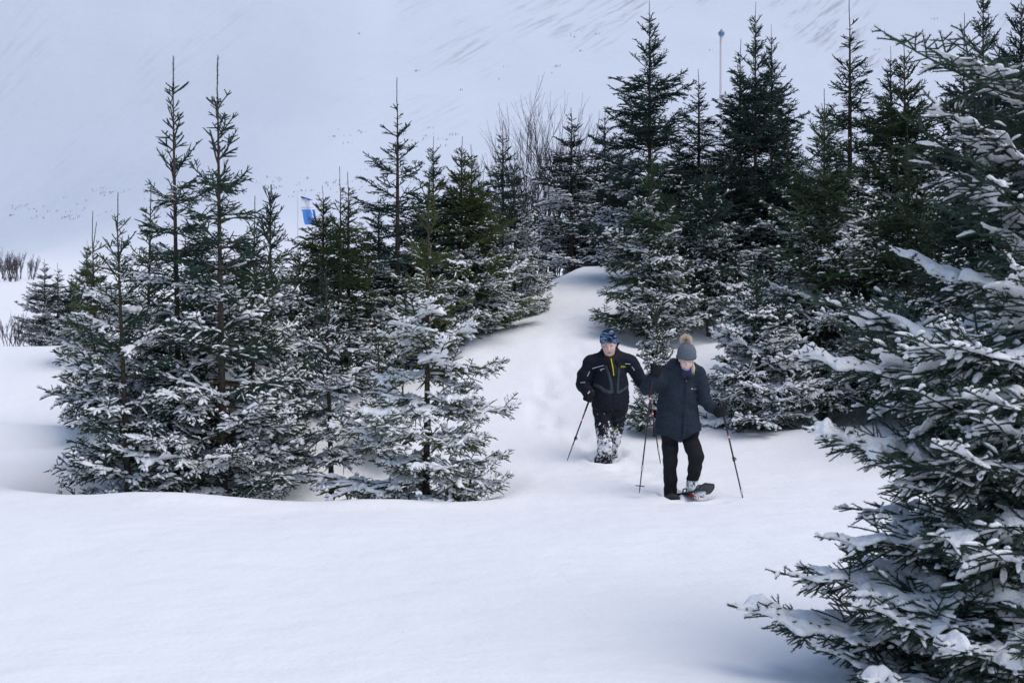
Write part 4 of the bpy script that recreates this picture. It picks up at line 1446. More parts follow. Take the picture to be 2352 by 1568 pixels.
def snow_caked(m, dark, z0, z1, z2, z3, full):
    """snow stuck to cloth: patchy between the heights z0..z3, thickest z1..z2"""
    tc = nd(m, 'ShaderNodeTexCoord')
    n1 = nd(m, 'ShaderNodeTexNoise', Scale=22.0, Detail=9, Roughness=0.75)
    n2 = nd(m, 'ShaderNodeTexNoise', Scale=6.0, Detail=3)
    lk(m, tc.outputs['Object'], n1.inputs['Vector']); lk(m, tc.outputs['Object'], n2.inputs['Vector'])
    sp = nd(m, 'ShaderNodeSeparateXYZ'); lk(m, tc.outputs['Object'], sp.inputs[0])
    up = nd(m, 'ShaderNodeMapRange'); up.inputs['From Min'].default_value = z0; up.inputs['From Max'].default_value = z1
    dn = nd(m, 'ShaderNodeMapRange'); dn.inputs['From Min'].default_value = z3; dn.inputs['From Max'].default_value = z2
    lk(m, sp.outputs['Z'], up.inputs['Value']); lk(m, sp.outputs['Z'], dn.inputs['Value'])
    a = nd(m, 'ShaderNodeMath', operation='MINIMUM'); lk(m, up.outputs[0], a.inputs[0]); lk(m, dn.outputs[0], a.inputs[1])
    b = nd(m, 'ShaderNodeMath', operation='MULTIPLY_ADD'); b.inputs[1].default_value = full; lk(m, a.outputs[0], b.inputs[0])
    c = nd(m, 'ShaderNodeMath', operation='MULTIPLY_ADD'); c.inputs[1].default_value = 0.35; c.inputs[2].default_value = -0.62
    lk(m, n2.outputs['Fac'], c.inputs[0]); lk(m, c.outputs[0], b.inputs[2])
    d = nd(m, 'ShaderNodeMath', operation='ADD'); lk(m, b.outputs[0], d.inputs[0]); lk(m, n1.outputs['Fac'], d.inputs[1])
    r = nd(m, 'ShaderNodeMapRange'); r.inputs['From Min'].default_value = 0.17; r.inputs['From Max'].default_value = 0.23
    lk(m, d.outputs[0], r.inputs['Value'])
    mx = nd(m, 'ShaderNodeMix', data_type='RGBA')
    mx.inputs['A'].default_value = (*dark, 1); mx.inputs['B'].default_value = (*SNOW_COL, 1)
    lk(m, r.outputs[0], mx.inputs['Factor']); lk(m, mx.outputs['Result'], bsdf(m).inputs['Base Color'])
    bp = nd(m, 'ShaderNodeBump', Strength=0.8, Distance=0.006)
    lk(m, r.outputs[0], bp.inputs['Height']); lk(m, bp.outputs['Normal'], bsdf(m).inputs['Normal'])
snow_caked(M_mt, (0.012, 0.014, 0.020), 0.04, 0.26, 0.44, 0.66, 0.160)
M_boot = mat('boot_caked_with_snow', (0.02, 0.02, 0.024), 0.7, 0.3)
snow_caked(M_boot, (0.020, 0.020, 0.025), -0.2, 0.02, 0.35, 0.5, 0.20)

def part(name, VQ, m, parent, smooth=True):
    return add_obj(name, mesh_np(name, VQ[0], [(VQ[1], 0)], [m], smooth), parent)

class Skin:
    """the surface of a garment, to lay piping, zips and prints on"""
    def __init__(s, VQ, frm=(0, -1)):
        s.b = BVHTree.FromPolygons([Vector(v) for v in VQ[0]], [tuple(int(i) for i in q) for q in VQ[1]])
    def on(s, x, z, off=0.004, y0=-1.5):
        h = s.b.ray_cast(Vector((x, y0, z)), Vector((0, 1, 0)))
        if h[0] is None: return None
        return np.array(h[0]) + np.array(h[1]) * off
    def ribbon(s, pts, width, off=0.004, step=0.012):
        pts = np.array(pts, float)
        sl = np.concatenate([[0], np.cumsum(np.linalg.norm(np.diff(pts, axis=0), axis=1))])
        n = max(2, int(sl[-1] / step))
        t = np.linspace(0, sl[-1], n + 1)
        P = np.stack([np.interp(t, sl, pts[:, 0]), np.interp(t, sl, pts[:, 1])], -1)
        T = np.gradient(P, axis=0); T /= np.linalg.norm(T, axis=1)[:, None] + 1e-9
        Nn = np.stack([-T[:, 1], T[:, 0]], -1)
        V, Q = [], []
        wd = np.broadcast_to(np.interp(np.linspace(0, 1, n + 1), np.linspace(0, 1, np.size(width)), np.atleast_1d(width)), (n + 1,))
        rows = []
        for i in range(n + 1):
            row = []
            for k, (s_, o) in enumerate(((-0.5, 0.0), (-0.42, off), (0, off * 1.3), (0.42, off), (0.5, 0.0))):
                q = P[i] + Nn[i] * s_ * wd[i]
                p = s.on(q[0], q[1], o)
                row.append(p)
            if any(p is None for p in row):
                rows.append(None); continue
            if rows and rows[-1] is not None and abs(row[2][1] - V[rows[-1] + 2][1]) > 0.08:
                rows.append(None); continue
            rows.append(len(V)); V += row
        for a, b in zip(rows[:-1], rows[1:]):
            if a is None or b is None: continue
            for k in range(4):
                Q.append([a + k, a + k + 1, b + k + 1, b + k])
        return np.array(V), np.array(Q)
    def print_text(s, txt, x, z, height, rotz=0.0, shear=0.0, off=0.005):
        v, t = text_mesh(txt, 1.0)
        v = v[:, :2] * height
        v[:, 0] += shear * v[:, 1]
        c, sn = math.cos(rotz), math.sin(rotz)
        P = []
        for a in v:
            p = s.on(x + a[0] * c - a[1] * sn, z + a[0] * sn + a[1] * c, off)
            P.append(p if p is not None else np.array([x, 0, z]))
        return np.array(P), t

def grip(f, c, u, face, side, r_pole=0.013, scale=1.0, thumb=1):
    """a gloved fist closed round a pole through c along u; fingers show on the side `face`, the palm lies at `side`"""
    u = unit(np.array(u, float)); face = unit(np.array(face, float)); face = unit(face - u * (face @ u))
    side = np.array(side, float); side = side - u * (side @ u) - face * (side @ face)
    side = unit(side)
    def pt(a, rad, h):
        return c + (side * math.cos(a) + face * math.sin(a)) * rad + u * h
    fr = 0.0118 * scale
    lens = (0.92, 1.0, 0.96, 0.8)
    for k in range(4):
        h = (1.5 - k) * 0.0235 * scale
        R = (r_pole + fr) * 1.0
        L = lens[k]
        pts = [pt(0.15, R * 2.3, h * 0.95), pt(0.75, R * 1.75, h), pt(0.75 + 1.05 * L, R * 1.25, h), pt(0.75 + 2.1 * L, R * 1.0, h - 0.002), pt(0.75 + 2.9 * L, R * 0.95, h - 0.003)]
        f.chain(pts, [fr * 1.15, fr * 1.1, fr, fr * .95, fr * .82], 0.006)
    f.ell(pt(-0.35, 0.036 * scale, 0.0), np.array([0.030, 0.030, 0.050]) * scale, 0.015)
    f.cap(pt(0.0, 0.046 * scale, 0.025), pt(0.0, 0.046 * scale, -0.028), 0.022 * scale, 0.020 * scale, 0.02)
    # the thumb leaves the side of the palm and closes over the index finger
    f.chain([pt(-0.75, 0.045 * scale, 0.020), pt(-1.5, 0.034 * scale, 0.046 * thumb), pt(-2.5, 0.030 * scale, 0.050 * thumb), pt(-3.4, 0.026 * scale, 0.044 * thumb)],
            [0.019 * scale, 0.0155 * scale, 0.0135 * scale, 0.011 * scale], 0.012)

def head_shape(f, c, R, s=1.0, jaw=1.0, woman=False):
    """skull, face, jaw, nose, ears; c is the middle of the skull, the face looks along -y of R"""
    R = np.array(R)
    def p(x, y, z): return c + R @ (np.array([x, y, z]) * s)
    f.ell(p(0, 0.012, 0.02), np.array([0.076, 0.094, 0.098]) * s, 0.0, R)
    f.ell(p(0, -0.030, -0.040), np.array([0.062 * jaw, 0.062, 0.080]) * s, 0.03, R)
    f.cap(p(-0.028 * jaw, -0.050, -0.098), p(0.028 * jaw, -0.050, -0.098), 0.021 * s, 0.021 * s, 0.03)
    f.ell(p(0, -0.066, -0.108), np.array([0.022, 0.018, 0.016]) * s, 0.02, R)
    for sx in (-1, 1):
        f.ell(p(0.036 * sx, -0.062, -0.040), np.array([0.024, 0.020, 0.022]) * s, 0.025, R)
        f.ell(p(0.076 * sx, 0.012, -0.012), np.array([0.010, 0.020, 0.032]) * s, 0.008, R)
        f.ell(p(0.030 * sx, -0.080, 0.018), np.array([0.026, 0.012, 0.010]) * s, 0.014, R)
    f.cap(p(0, -0.088, 0.012), p(0, -0.112, -0.034), 0.008 * s, 0.0125 * s, 0.012)
    for sx in (-1, 1):
        f.ell(p(0.011 * sx, -0.100, -0.038), np.array([0.008, 0.009, 0.007]) * s, 0.006, R)
    f.cap(p(-0.018, -0.088, -0.071), p(0.018, -0.088, -0.071), 0.007 * s, 0.007 * s, 0.012)
    return p

def lens_patch(b, p_center, R, pts, off, m, name, parent, depth=-1.0):
    """a small feature of the face (lid, brow, lip, tooth row): a strip following pts in face coordinates, laid on the skin"""
    V, Q = [], []
    d = R @ np.array([0, 1.0, 0])
    for (x, z, w) in pts:
        for k, dz in enumerate((-0.5, 0.0, 0.5)):
            o = p_center + R @ np.array([x, depth, z + dz * w])
            h = b.ray_cast(Vector(o), Vector(d))
            q = (np.array(h[0]) - d * off * (1.0 if k == 1 else 0.35)) if h[0] is not None else o
            V.append(q)
    for i in range(len(pts) - 1):
        for k in range(2):
            Q.append([i * 3 + k, i * 3 + k + 1, i * 3 + 4 + k, i * 3 + 3 + k])
    return add_obj(name, mesh_np(name, np.array(V), [(np.array(Q), 0)], [m], True), parent)

def pole(label, top, tip, hand_at, world_o, strap_side=1, basket=True, group='trekking poles of the two walkers'):
    top = np.array(top, float); tip = np.array(tip, float)
    L = np.linalg.norm(tip - top); d = (tip - top) / L
    root = tag(empty('trekking_pole', tuple(world_o)), label, 'trekking pole', group)
    P = lambda t: top + d * t
    mb = MB()
    mb.tube([P(0), P(.012), P(.03), P(.06), P(.10), P(.135), P(.15)], [.012, .0175, .017, .014, .0145, .0155, .012], 10)
    mb.tube([P(.15), P(.16), P(.27), P(.28)], [.0125, .0125, .0115, .010], 10)
    add_obj('grip', mb.mesh('grip', [M_blackplastic]), root)
    mb = MB(); mb.tube([P(.28), P(.36)], [.0092, .0092], 8, 0, False)
    mb.tube([P(.36), P(.385)], [.00925, .00925], 8, 1, False); mb.tube([P(.385), P(.40)], [.00925, .00925], 8, 2, False)
    mb.tube([P(.40), P(.425)], [.00925, .00925], 8, 1, False); mb.tube([P(.425), P(.62)], [.0092, .0092], 8, 0, False)
    add_obj('upper_shaft', mb.mesh('upper_shaft', [M_poleb, M_polered, M_white]), root)
    mb = MB(); mb.tube([P(.605), P(.615), P(.65), P(.66)], [.0095, .0145, .0145, .009], 10)
    w = unit(np.cross(d, [0, 1, 0.2]))
    mb.tube([P(.62) + w * .010, P(.63) + w * .024, P(.65) + w * .022], [.006, .007, .004], 6)
    add_obj('clamp', mb.mesh('clamp', [M_blackplastic]), root)
    mb = MB(); mb.tube([P(.66), P(L * .80)], [.0078, .0078], 8, 0, False)
    add_obj('middle_shaft', mb.mesh('middle_shaft', [M_poleb]), root)
    mb = MB(); mb.tube([P(L * .79), P(L * .795), P(L * .825), P(L * .83)], [.009, .013, .013, .008], 10)
    add_obj('clamp', mb.mesh('clamp', [M_metal]), root)
    mb = MB(); mb.tube([P(L * .83), P(L - .05)], [.0066, .006], 8, 0, False); mb.tube([P(L - .05), P(L)], [.006, .0035], 8)
    add_obj('lower_shaft', mb.mesh('lower_shaft', [M_poleb]), root)
    if basket:
        c = P(L - .075)
        u = unit(np.cross(d, [0, 1, 0])); v = np.cross(d, u)
        mb = MB()
        a = np.linspace(0, 6.2832, 21)
        ring = c + np.outer(np.cos(a), u) * .048 + np.outer(np.sin(a), v) * .048
        mb.tube(ring, .0042, 6, 0, False)
        for k in range(4):
            q = k * 1.5708 + .4
            mb.tube([c, c + (u * math.cos(q) + v * math.sin(q)) * .048], .004, 5)
        add_obj('basket', mb.mesh('basket', [M_blackplastic]), root)
    # the wrist strap hangs from the head of the grip
    h = np.array(hand_at, float)
    s = unit(np.cross(d, [0, 1, 0])) * strap_side
    mb = MB()
    mb.tube([P(.02), P(.0) + s * .03 + np.array([0, -.01, .028]), P(.03) + s * .062 + np.array([0, -.02, .015]), P(.10) + s * .066 + np.array([0, -.02, 0]), P(.14) + s * .04], .0045, 5)
    add_obj('strap', mb.mesh('strap', [M_zip]), root)
    return root
M_poleb = mat('plum_black_pole', (0.030, 0.012, 0.022), 0.35, 0.5)
M_polered = mat('red_pole_print', (0.36, 0.03, 0.06), 0.4, 0.5)

# ---------------- woman
def build_woman():
    D = 15.4
    ox = (1572.6 - 1176) / F * D
    oz = CH - (722.7 + 1400 * .30467 - 784) / F * D
    O = np.array([ox, D, oz])
    s = .30467 / F * D
    def w(cx, cy, y=0.0): return np.array([(cx - 940) * s, y, (1400 - cy) * s])
    def xz(*p): return [((a - 940) * s, (1400 - b) * s) for a, b in p]
    hc = w(944, 333, -0.085)
    R = rot(rx=math.radians(22), ry=math.radians(3), rz=math.radians(2))
    # the body: one continuous figure, clothes over it
    f = Field((-0.62, -0.55, -0.05), (0.62, 0.40, 1.75), 0.0095)
    head_shape(f, hc, R, 0.98, 0.94, True)
    f.cap(hc + R @ np.array([0, 0.02, -0.08]), w(936, 460, 0.02), 0.052, 0.060, 0.03)
    f.chain([w(905, 480, 0.02), w(890, 640, 0.02), w(885, 820, 0.02)], [0.12, 0.105, 0.13], 0.05, 1.3)
    f.cap(w(820, 455, 0.01), w(1040, 455, 0.01), 0.055, 0.055, 0.04)
    f.chain([w(812, 455), w(645, 550, -.09), w(683, 466, -.20), w(690, 420, -.22)], [.045, .038, .026, .016], 0.02)
    f.chain([w(1045, 460), w(1080, 625, -.03), w(1165, 715, -.12), w(1195, 725, -.15)], [.045, .037, .026, .016], 0.02)
    f.chain([w(835, 850, 0.02), w(828, 1110, 0.0), w(838, 1370, 0.05), w(838, 1385, -0.09)], [.075, .052, .036, .034], 0.03)
    f.chain([w(968, 870, 0.02), w(990, 985, -.07), w(1012, 1060, -.16), w(990, 1268, -.095), w(1030, 1322, -.20)], [.055, .05, .048, .034, .024], 0.03)
    VQ = f.mesh()
    person = tag(part('person', VQ, M_skin, None), 'person in a grey bobble hat and long navy jacket stepping forward on snowshoes', 'person')
    person.location = O
    b = Skin(VQ).b
    def face(name, pts, m, off=0.0025):
        return lens_patch(b, hc, R, [(x * .98, z * .98, ww) for x, z, ww in pts], off, m, name, person)
    for sx in (-1, 1):
        face('eyelashes', [(sx * .016, .004, .003), (sx * .024, .0005, .0075), (sx * .034, .0005, .0075), (sx * .043, .004, .004)], M_lash)
        face('eyebrow', [(sx * .013, .024, .004), (sx * .028, .030, .007), (sx * .046, .024, .003)], M_browfair)
    face('lips', [(-.031, -.061, .003), (-.022, -.068, .014), (0, -.073, .022), (.022, -.068, .014), (.031, -.061, .003)], M_lip, .003)
    face('teeth', [(-.024, -.0645, .002), (-.015, -.0685, .009), (0, -.0712, .0125), (.015, -.0685, .009), (.024, -.0645, .002)], M_teeth, .0055)
    # jacket
    f = Field((-0.60, -0.45, 0.55), (0.50, 0.32, 1.55), 0.0092)
    f.chain([w(898, 470, 0.0), w(885, 600, 0.0), w(885, 720, 0.0), w(880, 860, 0.01), w(880, 980, 0.01)], [.175, .190, .192, .212, .222], 0.06, 1.42)
    f.chain([w(822, 432, 0.02), w(930, 405, 0.02), w(1040, 440, 0.02)], [.070, .090, .070], 0.06)
    f.chain([w(815, 445, 0.0), w(735, 505, -.05), w(648, 548, -.11)], [.082, .078, .074], 0.035)
    f.chain([w(648, 548, -.11), w(672, 500, -.17), w(684, 470, -.20)], [.074, .064, .052], 0.03)
    f.chain([w(1040, 455, 0.0), w(1072, 560, -.01), w(1085, 635, -.04)], [.082, .070, .064], 0.035)
    f.chain([w(1085, 635, -.04), w(1130, 690, -.09), w(1168, 722, -.13)], [.064, .056, .048], 0.03)
    # stand collar and the folded hood behind the neck
    f.chain([w(866, 385, 0.03), w(880, 405, -.07), w(918, 446, -.125), w(965, 455, -.13), w(992, 425, -.07), w(1006, 398, 0.02)], [.044, .036, .030, .030, .034, .040], 0.03)
    f.ell(w(925, 398, 0.095), (0.125, 0.07, 0.075), 0.05)
    f.chain([w(862, 352, 0.07), w(846, 385, 0.04), w(838, 435, 0.0)], [.036, .046, .055], 0.03)
    f.cap(w(965, 780, -.02), w(985, 890, -.065), .105, .125, 0.06)
    f.wrinkle(21, 0.10, 0.014, (1, 1, 0.7)).wrinkle(24, 0.045, 0.007, (0.6, 1, 1.5)).wrinkle(27, 0.02, 0.002)
    # neck opening and hem
    f.ell(w(942, 385, -0.07), (0.062, 0.085, 0.085), sub=True)
    hx, hz = zip(*[((a - 940) * s, (1400 - c) * s) for a, c in ((690, 880), (740, 898), (830, 932), (905, 948), (918, 925), (950, 925), (1000, 892), (1060, 855))])
    f.cut(lambda x, y, z: (np.interp(x, hx, hz) + 0.015 * np.sin(x * 25) + 0.12 * np.clip(y + 0.05, 0, 1)) - z)
    # flare of the coat front is slit at the zip
    JV = f.mesh()
    j = part('jacket', JV, M_wj, person)
    sk = Skin(JV)
    def strip(name, pts, width, m, parent=j, off=0.004):
        V, Q = sk.ribbon(xz(*pts), width, off)
        if len(Q): return add_obj(name, mesh_np(name, V, [(Q, 0)], [m], True), parent)
    strip('zip_flap', [(950, 470), (944, 560), (934, 700), (926, 800), (916, 930)], 0.030, M_wj, off=0.008)
    strip('zip', [(925, 475), (918, 600), (908, 760), (903, 930)], 0.005, M_zip, off=0.002)
    strip('pocket_flap', [(968, 700), (1000, 690), (1024, 712)], 0.020, M_wj, off=0.007)
    strip('pocket_flap', [(770, 705), (800, 690), (840, 690)], 0.020, M_wj, off=0.007)
    strip('hem_seam', [(745, 870), (830, 905), (895, 920)], 0.006, M_zip, off=0.002)
    strip('chest_badge', [(979, 556), (991, 556)], 0.012, M_white)
    V, t = sk.print_text('berghaus', (993 - 940) * s, (1400 - 559) * s, 0.0115)
    add_obj('chest_lettering', mesh_np('chest_lettering', V, [(t, 0)], [M_white], False), j)
    strip('badge_centre', [(983, 556), (988, 556)], 0.005, M_red, off=0.0075)
    mb = MB(); p = sk.on((941 - 940) * s, (1400 - 497) * s, .004)
    mb.tube([p, p + np.array([0, -.006, 0])], [.006, .005], 8)
    add_obj('press_stud', mb.mesh('press_stud', [M_metal]), j)
    # blue scarf inside the collar
    f = Field((-0.2, -0.3, 1.2), (0.2, 0.2, 1.5), 0.007)
    f.chain([w(880, 372, -.05), w(893, 402, -.105), w(922, 428, -.130), w(960, 431, -.130), w(984, 412, -.10)], [.014, .016, .017, .017, .014], 0.015)
    f.wrinkle(31, 0.03, 0.006)
    part('neck_scarf', f.mesh(), M_blue, person)
    # hair falling from the hat
    mb = MB(); r = random.Random(5)
    for k in range(26):
        a = w(985 + r.uniform(-6, 12), 352 + r.uniform(-4, 4), -.075 + r.uniform(-.03, .03))
        e = w(990 + r.uniform(-12, 12), 440 + r.uniform(-25, 14), -.125 + r.uniform(-.02, .01))
        m_ = (a + e) / 2 + np.array([.010 + r.uniform(-.006, .006), -.006, 0])
        mb.tube([a, m_, e], [.0055, .0055, .0022], 5)
    add_obj('hair', mb.mesh('hair', [M_blonde]), person)
    # knitted hat
    f = Field((-0.17, -0.28, 1.42), (0.17, 0.12, 1.74), 0.006)
    c0 = hc + R @ np.array([0, 0.010, 0.055])
    f.ell(c0, (0.102, 0.112, 0.098), 0, R)
    f.ell(c0 + R @ np.array([0, 0.006, 0.038]), (0.086, 0.092, 0.080), 0.04, R)
    ax = R @ np.array([0, 0, 1.0]); bz = hc + R @ np.array([0, 0, 0.020])
    def brim(x, y, z):
        h = (np.stack([x, y, z], -1) - bz) @ ax
        # drawn lower over the ears and the neck
        yy = (np.stack([x, y, z], -1) - bz) @ (R @ np.array([0, 1.0, 0]))
        return (0.004 - 0.055 * sst(-0.06, 0.06, yy)) - h
    f.cut(brim)
    HV = f.mesh()
    hat = part('beanie', HV, M_beanie, person)
    # the turned-up ribbed band
    mb = MB()
    n = 44
    V = []
    for i in range(n):
        a = i / n * 6.28318
        rib = 0.0035 * (1 if i % 2 else -1)
        for (h, g) in ((-0.002, 0.104), (-0.002, 0.111), (0.020, 0.1155), (0.040, 0.1135), (0.050, 0.106), (0.050, 0.099)):
            drop = 0.050 * float(sst(-0.06, 0.06, 0.11 * math.sin(a)))
            V.append(bz + R @ np.array([(g + rib * (0.3 < (h + .01) * 30)) * 0.935 * math.cos(a), 0.010 + (g + rib) * 1.02 * math.sin(a), h - drop + 0.004]))
    q = [[i * 6 + k, ((i + 1) % n) * 6 + k, ((i + 1) % n) * 6 + k + 1, i * 6 + k + 1] for i in range(n) for k in range(5)]
    mb.add(V, [q])
    add_obj('ribbed_band', mb.mesh('ribbed_band', [M_beanie]), hat)
    # fur bobble: thousands of hairs in one tuft
    pc = w(945, 193, -.075)
    rs = np.random.RandomState(3)
    k = 5200
    dv = rs.randn(k, 3); dv /= np.linalg.norm(dv, axis=1)[:, None]
    Lh = 0.072 * rs.uniform(0.75, 1.12, k)
    a = pc + dv * 0.012; e = pc + dv * Lh[:, None] + rs.randn(k, 3) * 0.005
    sv = np.cross(dv, rs.randn(k, 3)); sv /= np.linalg.norm(sv, axis=1)[:, None]; sv *= 0.0012
    mid = (a + e) / 2
    HVv = np.stack([a - sv, a + sv, mid + sv, e, mid - sv], 1).reshape(-1, 3)
    i0 = np.arange(k)[:, None] * 5
    tq = np.hstack([i0, i0 + 1, i0 + 2, i0 + 4]); tt = np.hstack([i0 + 4, i0 + 2, i0 + 3])
    add_obj('bobble', mesh_np('bobble', HVv, [(tq, 0), (tt, 1)], [M_furdark, M_fur], False), hat)
    # trousers
    f = Field((-0.30, -0.40, 0.0), (0.30, 0.26, 0.85), 0.0092)
    f.cap(w(845, 850, 0.01), w(975, 850, 0.0), 0.115, 0.115, 0.05)
    f.chain([w(828, 900, 0.02), w(830, 1000, 0.0), w(829, 1110, -.01), w(832, 1240, 0.02), w(840, 1375, 0.04)], [.092, .084, .076, .070, .073], 0.03)
    f.chain([w(968, 890, 0.0), w(990, 985, -.08), w(1012, 1060, -.17), w(1002, 1150, -.14), w(993, 1232, -.10)], [.093, .086, .078, .068, .068], 0.03)
    f.wrinkle(41, 0.075, 0.008, (1, 1, 1.3)).wrinkle(44, 0.03, 0.0035)
    zl = (1400 - 1238) * s
    f.cut(lambda x, y, z: np.where(x > 0, zl - z + 0.1 * (y + .1), (-z + 0.002)))
    part('trousers', f.mesh(), M_wt, person)
    f = Field((-0.05, -0.45, 0.0), (0.30, 0.10, 0.32), 0.007)
    f.chain([w(990, 1225, -.095), w(985, 1265, -.10), w(992, 1300, -.09)], [.056, .055, .054], 0.03)
    f.chain([w(988, 1305, -.07), w(1022, 1318, -.18), w(1052, 1330, -.26)], [.050, .047, .040], 0.03)
    f.wrinkle(51, 0.03, 0.009)
    part('boot', f.mesh(), M_boot, person)
    # gloves
    top1, tip1 = w(696, 352, -.235), w(579, 1320, -.30)
    top2, tip2 = w(1192, 648, -.165), w(1357, 1462, -.42)
    for (tp, tq, cx, t, side, fld) in ((top1, tip1, 0, .085, (1, 0.3, 0), ((-0.52, -0.42, 1.15), (-0.25, -0.08, 1.56))), (top2, tip2, 1, .115, (-1, 0.35, 0.3), ((0.18, -0.36, 0.78), (0.50, 0.02, 1.15)))):
        f = Field(fld[0], fld[1], 0.0052)
        dd = unit(tq - tp)
        c = tp + dd * t
        grip(f, c, -dd, (0, -1, 0.1), side, scale=1.12)
        wr = w(686, 462, -.20) if cx == 0 else w(1166, 720, -.13)
        pc_ = c + unit(np.array(side) - dd * (np.array(side) @ dd)) * .045
        f.chain([pc_, (pc_ + wr) / 2, wr], [.036, .038, .042], 0.03)
        f.wrinkle(61, 0.02, 0.0025)
        part('glove', f.mesh(), M_glove, person)
    pole('trekking pole with a basket, raised in the right glove of the woman', top1, tip1, None, O, -1)
    pole('trekking pole planted in the snow by the woman, nearest the big tree', top2, tip2, None, O, -1, basket=False)
    # snowshoes
    snowshoe(O, w(902, 1388, 0.22), w(1090, 1306, -.36), 'lifted snowshoe with dark deck and red crampon teeth showing', roll=-0.15)
    snowshoe(O, w(848, 1408, 0.32), w(824, 1398, -.25), 'snowshoe mostly sunk in the snow under the planted leg', roll=0.05)
M_fur = mat('fur_bobble_tips', (0.80, 0.71, 0.60), 0.9)
M_furdark = mat('fur_bobble_roots', (0.42, 0.29, 0.20), 0.9)

def snowshoe(O, tail, toe, label, roll=0.0):
    tail = np.array(tail); toe = np.array(toe)
    ax = unit(toe - tail); L = float(np.linalg.norm(toe - tail))
    up = unit(np.array([0, 0, 1.0]) - ax * ax[2])
    sd_ = np.cross(ax, up)
    up2 = up * math.cos(roll) + sd_ * math.sin(roll); sd2 = np.cross(ax, up2)
    def P(a, b, c):      # along, across, above; the front turns up
        t = a / L
        lift = 0.075 * max(0, (t - 0.74) / 0.26) ** 1.6
        return tail + ax * a + sd2 * b + up2 * (c + lift)
    root = tag(empty('snowshoe', tuple(O)), label, 'snowshoe', 'snowshoes of the woman in front')
    def half(t):
        return 0.098 * (np.interp(t, [0, .05, .2, .5, .8, .93, 1.0], [.42, .66, .86, .98, 1.0, .86, .55]))
    mb = MB()
    n = 20
    for z0, z1, k in ((0.0, 0.012, 1.0),):
        V = []
        for i in range(n + 1):
            t = i / n; hw = half(t)
            for bb, zz in ((-hw, z0), (-hw, z1), (-hw * .5, z1 - .002), (0, z1 - .004), (hw * .5, z1 - .002), (hw, z1), (hw, z0)):
                V.append(P(t * L, bb, zz))
        q = [[i * 7 + k_, (i + 1) * 7 + k_, (i + 1) * 7 + (k_ + 1) % 7, i * 7 + (k_ + 1) % 7] for i in range(n) for k_ in range(7)]
        mb.add(V, [q, [[0, 1, 2], [0, 2, 3], [0, 3, 6], [3, 4, 6], [4, 5, 6]], [[n * 7 + a for a in f_] for f_ in ([2, 1, 0], [3, 2, 0], [6, 3, 0], [6, 4, 3], [6, 5, 4])]])
    add_obj('deck', mb.mesh('deck', [M_greyplastic], False), root)
    mb = MB()
    for sg in (-1, 1):
        mb.tube([P(t * L, sg * half(t), .006) for t in np.linspace(0, 1, 18)], .010, 7)
    mb.tube([P(L, b_, .006) for b_ in np.linspace(-half(1), half(1), 5)], .010, 7)
    mb.tube([P(0, b_, .006) for b_ in np.linspace(-half(0), half(0), 5)], .010, 7)
    for t in (.80, .88):
        mb.tube([P(t * L, b_, .014) for b_ in np.linspace(-half(t), half(t), 5)], .006, 5)
    for b_ in (-.03, .03):
        mb.tube([P(t * L, b_, .014) for t in np.linspace(.74, .99, 6)], .006, 5)
    add_obj('rim', mb.mesh('rim', [M_blackplastic]), root)
    # toe crampon: a red plate with a row of teeth, and the binding
    mb = MB()
    for row, a0 in enumerate((.70, .56)):
        a = a0 * L
        xs_ = np.linspace(-.060, .060, 5)
        for k in range(4):
            x0, x1 = xs_[k] + .003, xs_[k + 1] - .003
            V = [P(a - .004, x0, -.001), P(a - .004, x1, -.001), P(a - .004, (x0 + x1) / 2, -.048), P(a + .004, x0, -.001), P(a + .004, x1, -.001), P(a + .004, (x0 + x1) / 2, -.048)]
            mb.add(V, [[[0, 1, 2], [5, 4, 3]], [[0, 3, 4, 1], [1, 4, 5, 2], [2, 5, 3, 0]]])
        V = [P(a - .006, -.066, 0.0), P(a - .006, .066, 0.0), P(a - .006, .066, -.020), P(a - .006, -.066, -.020), P(a + .006, -.066, 0.0), P(a + .006, .066, 0.0), P(a + .006, .066, -.020), P(a + .006, -.066, -.020)]
        mb.add(V, [[[0, 1, 2, 3], [7, 6, 5, 4], [0, 4, 5, 1], [1, 5, 6, 2], [2, 6, 7, 3], [3, 7, 4, 0]]])
    add_obj('crampon', mb.mesh('crampon', [M_red], False), root)
    mb = MB()
    for t in (.42, .62, .72):
        mb.tube([P(t * L, math.cos(a) * .058, .012 + max(0, math.sin(a)) * .075) for a in np.linspace(math.pi, 0, 9)], .008, 5)
    mb.tube([P(.30 * L, -.05, .012), P(.30 * L, -.045, .06), P(.26 * L, 0, .075), P(.30 * L, .045, .06), P(.30 * L, .05, .012)], .008, 5)
    add_obj('binding', mb.mesh('binding', [M_blackplastic]), root)

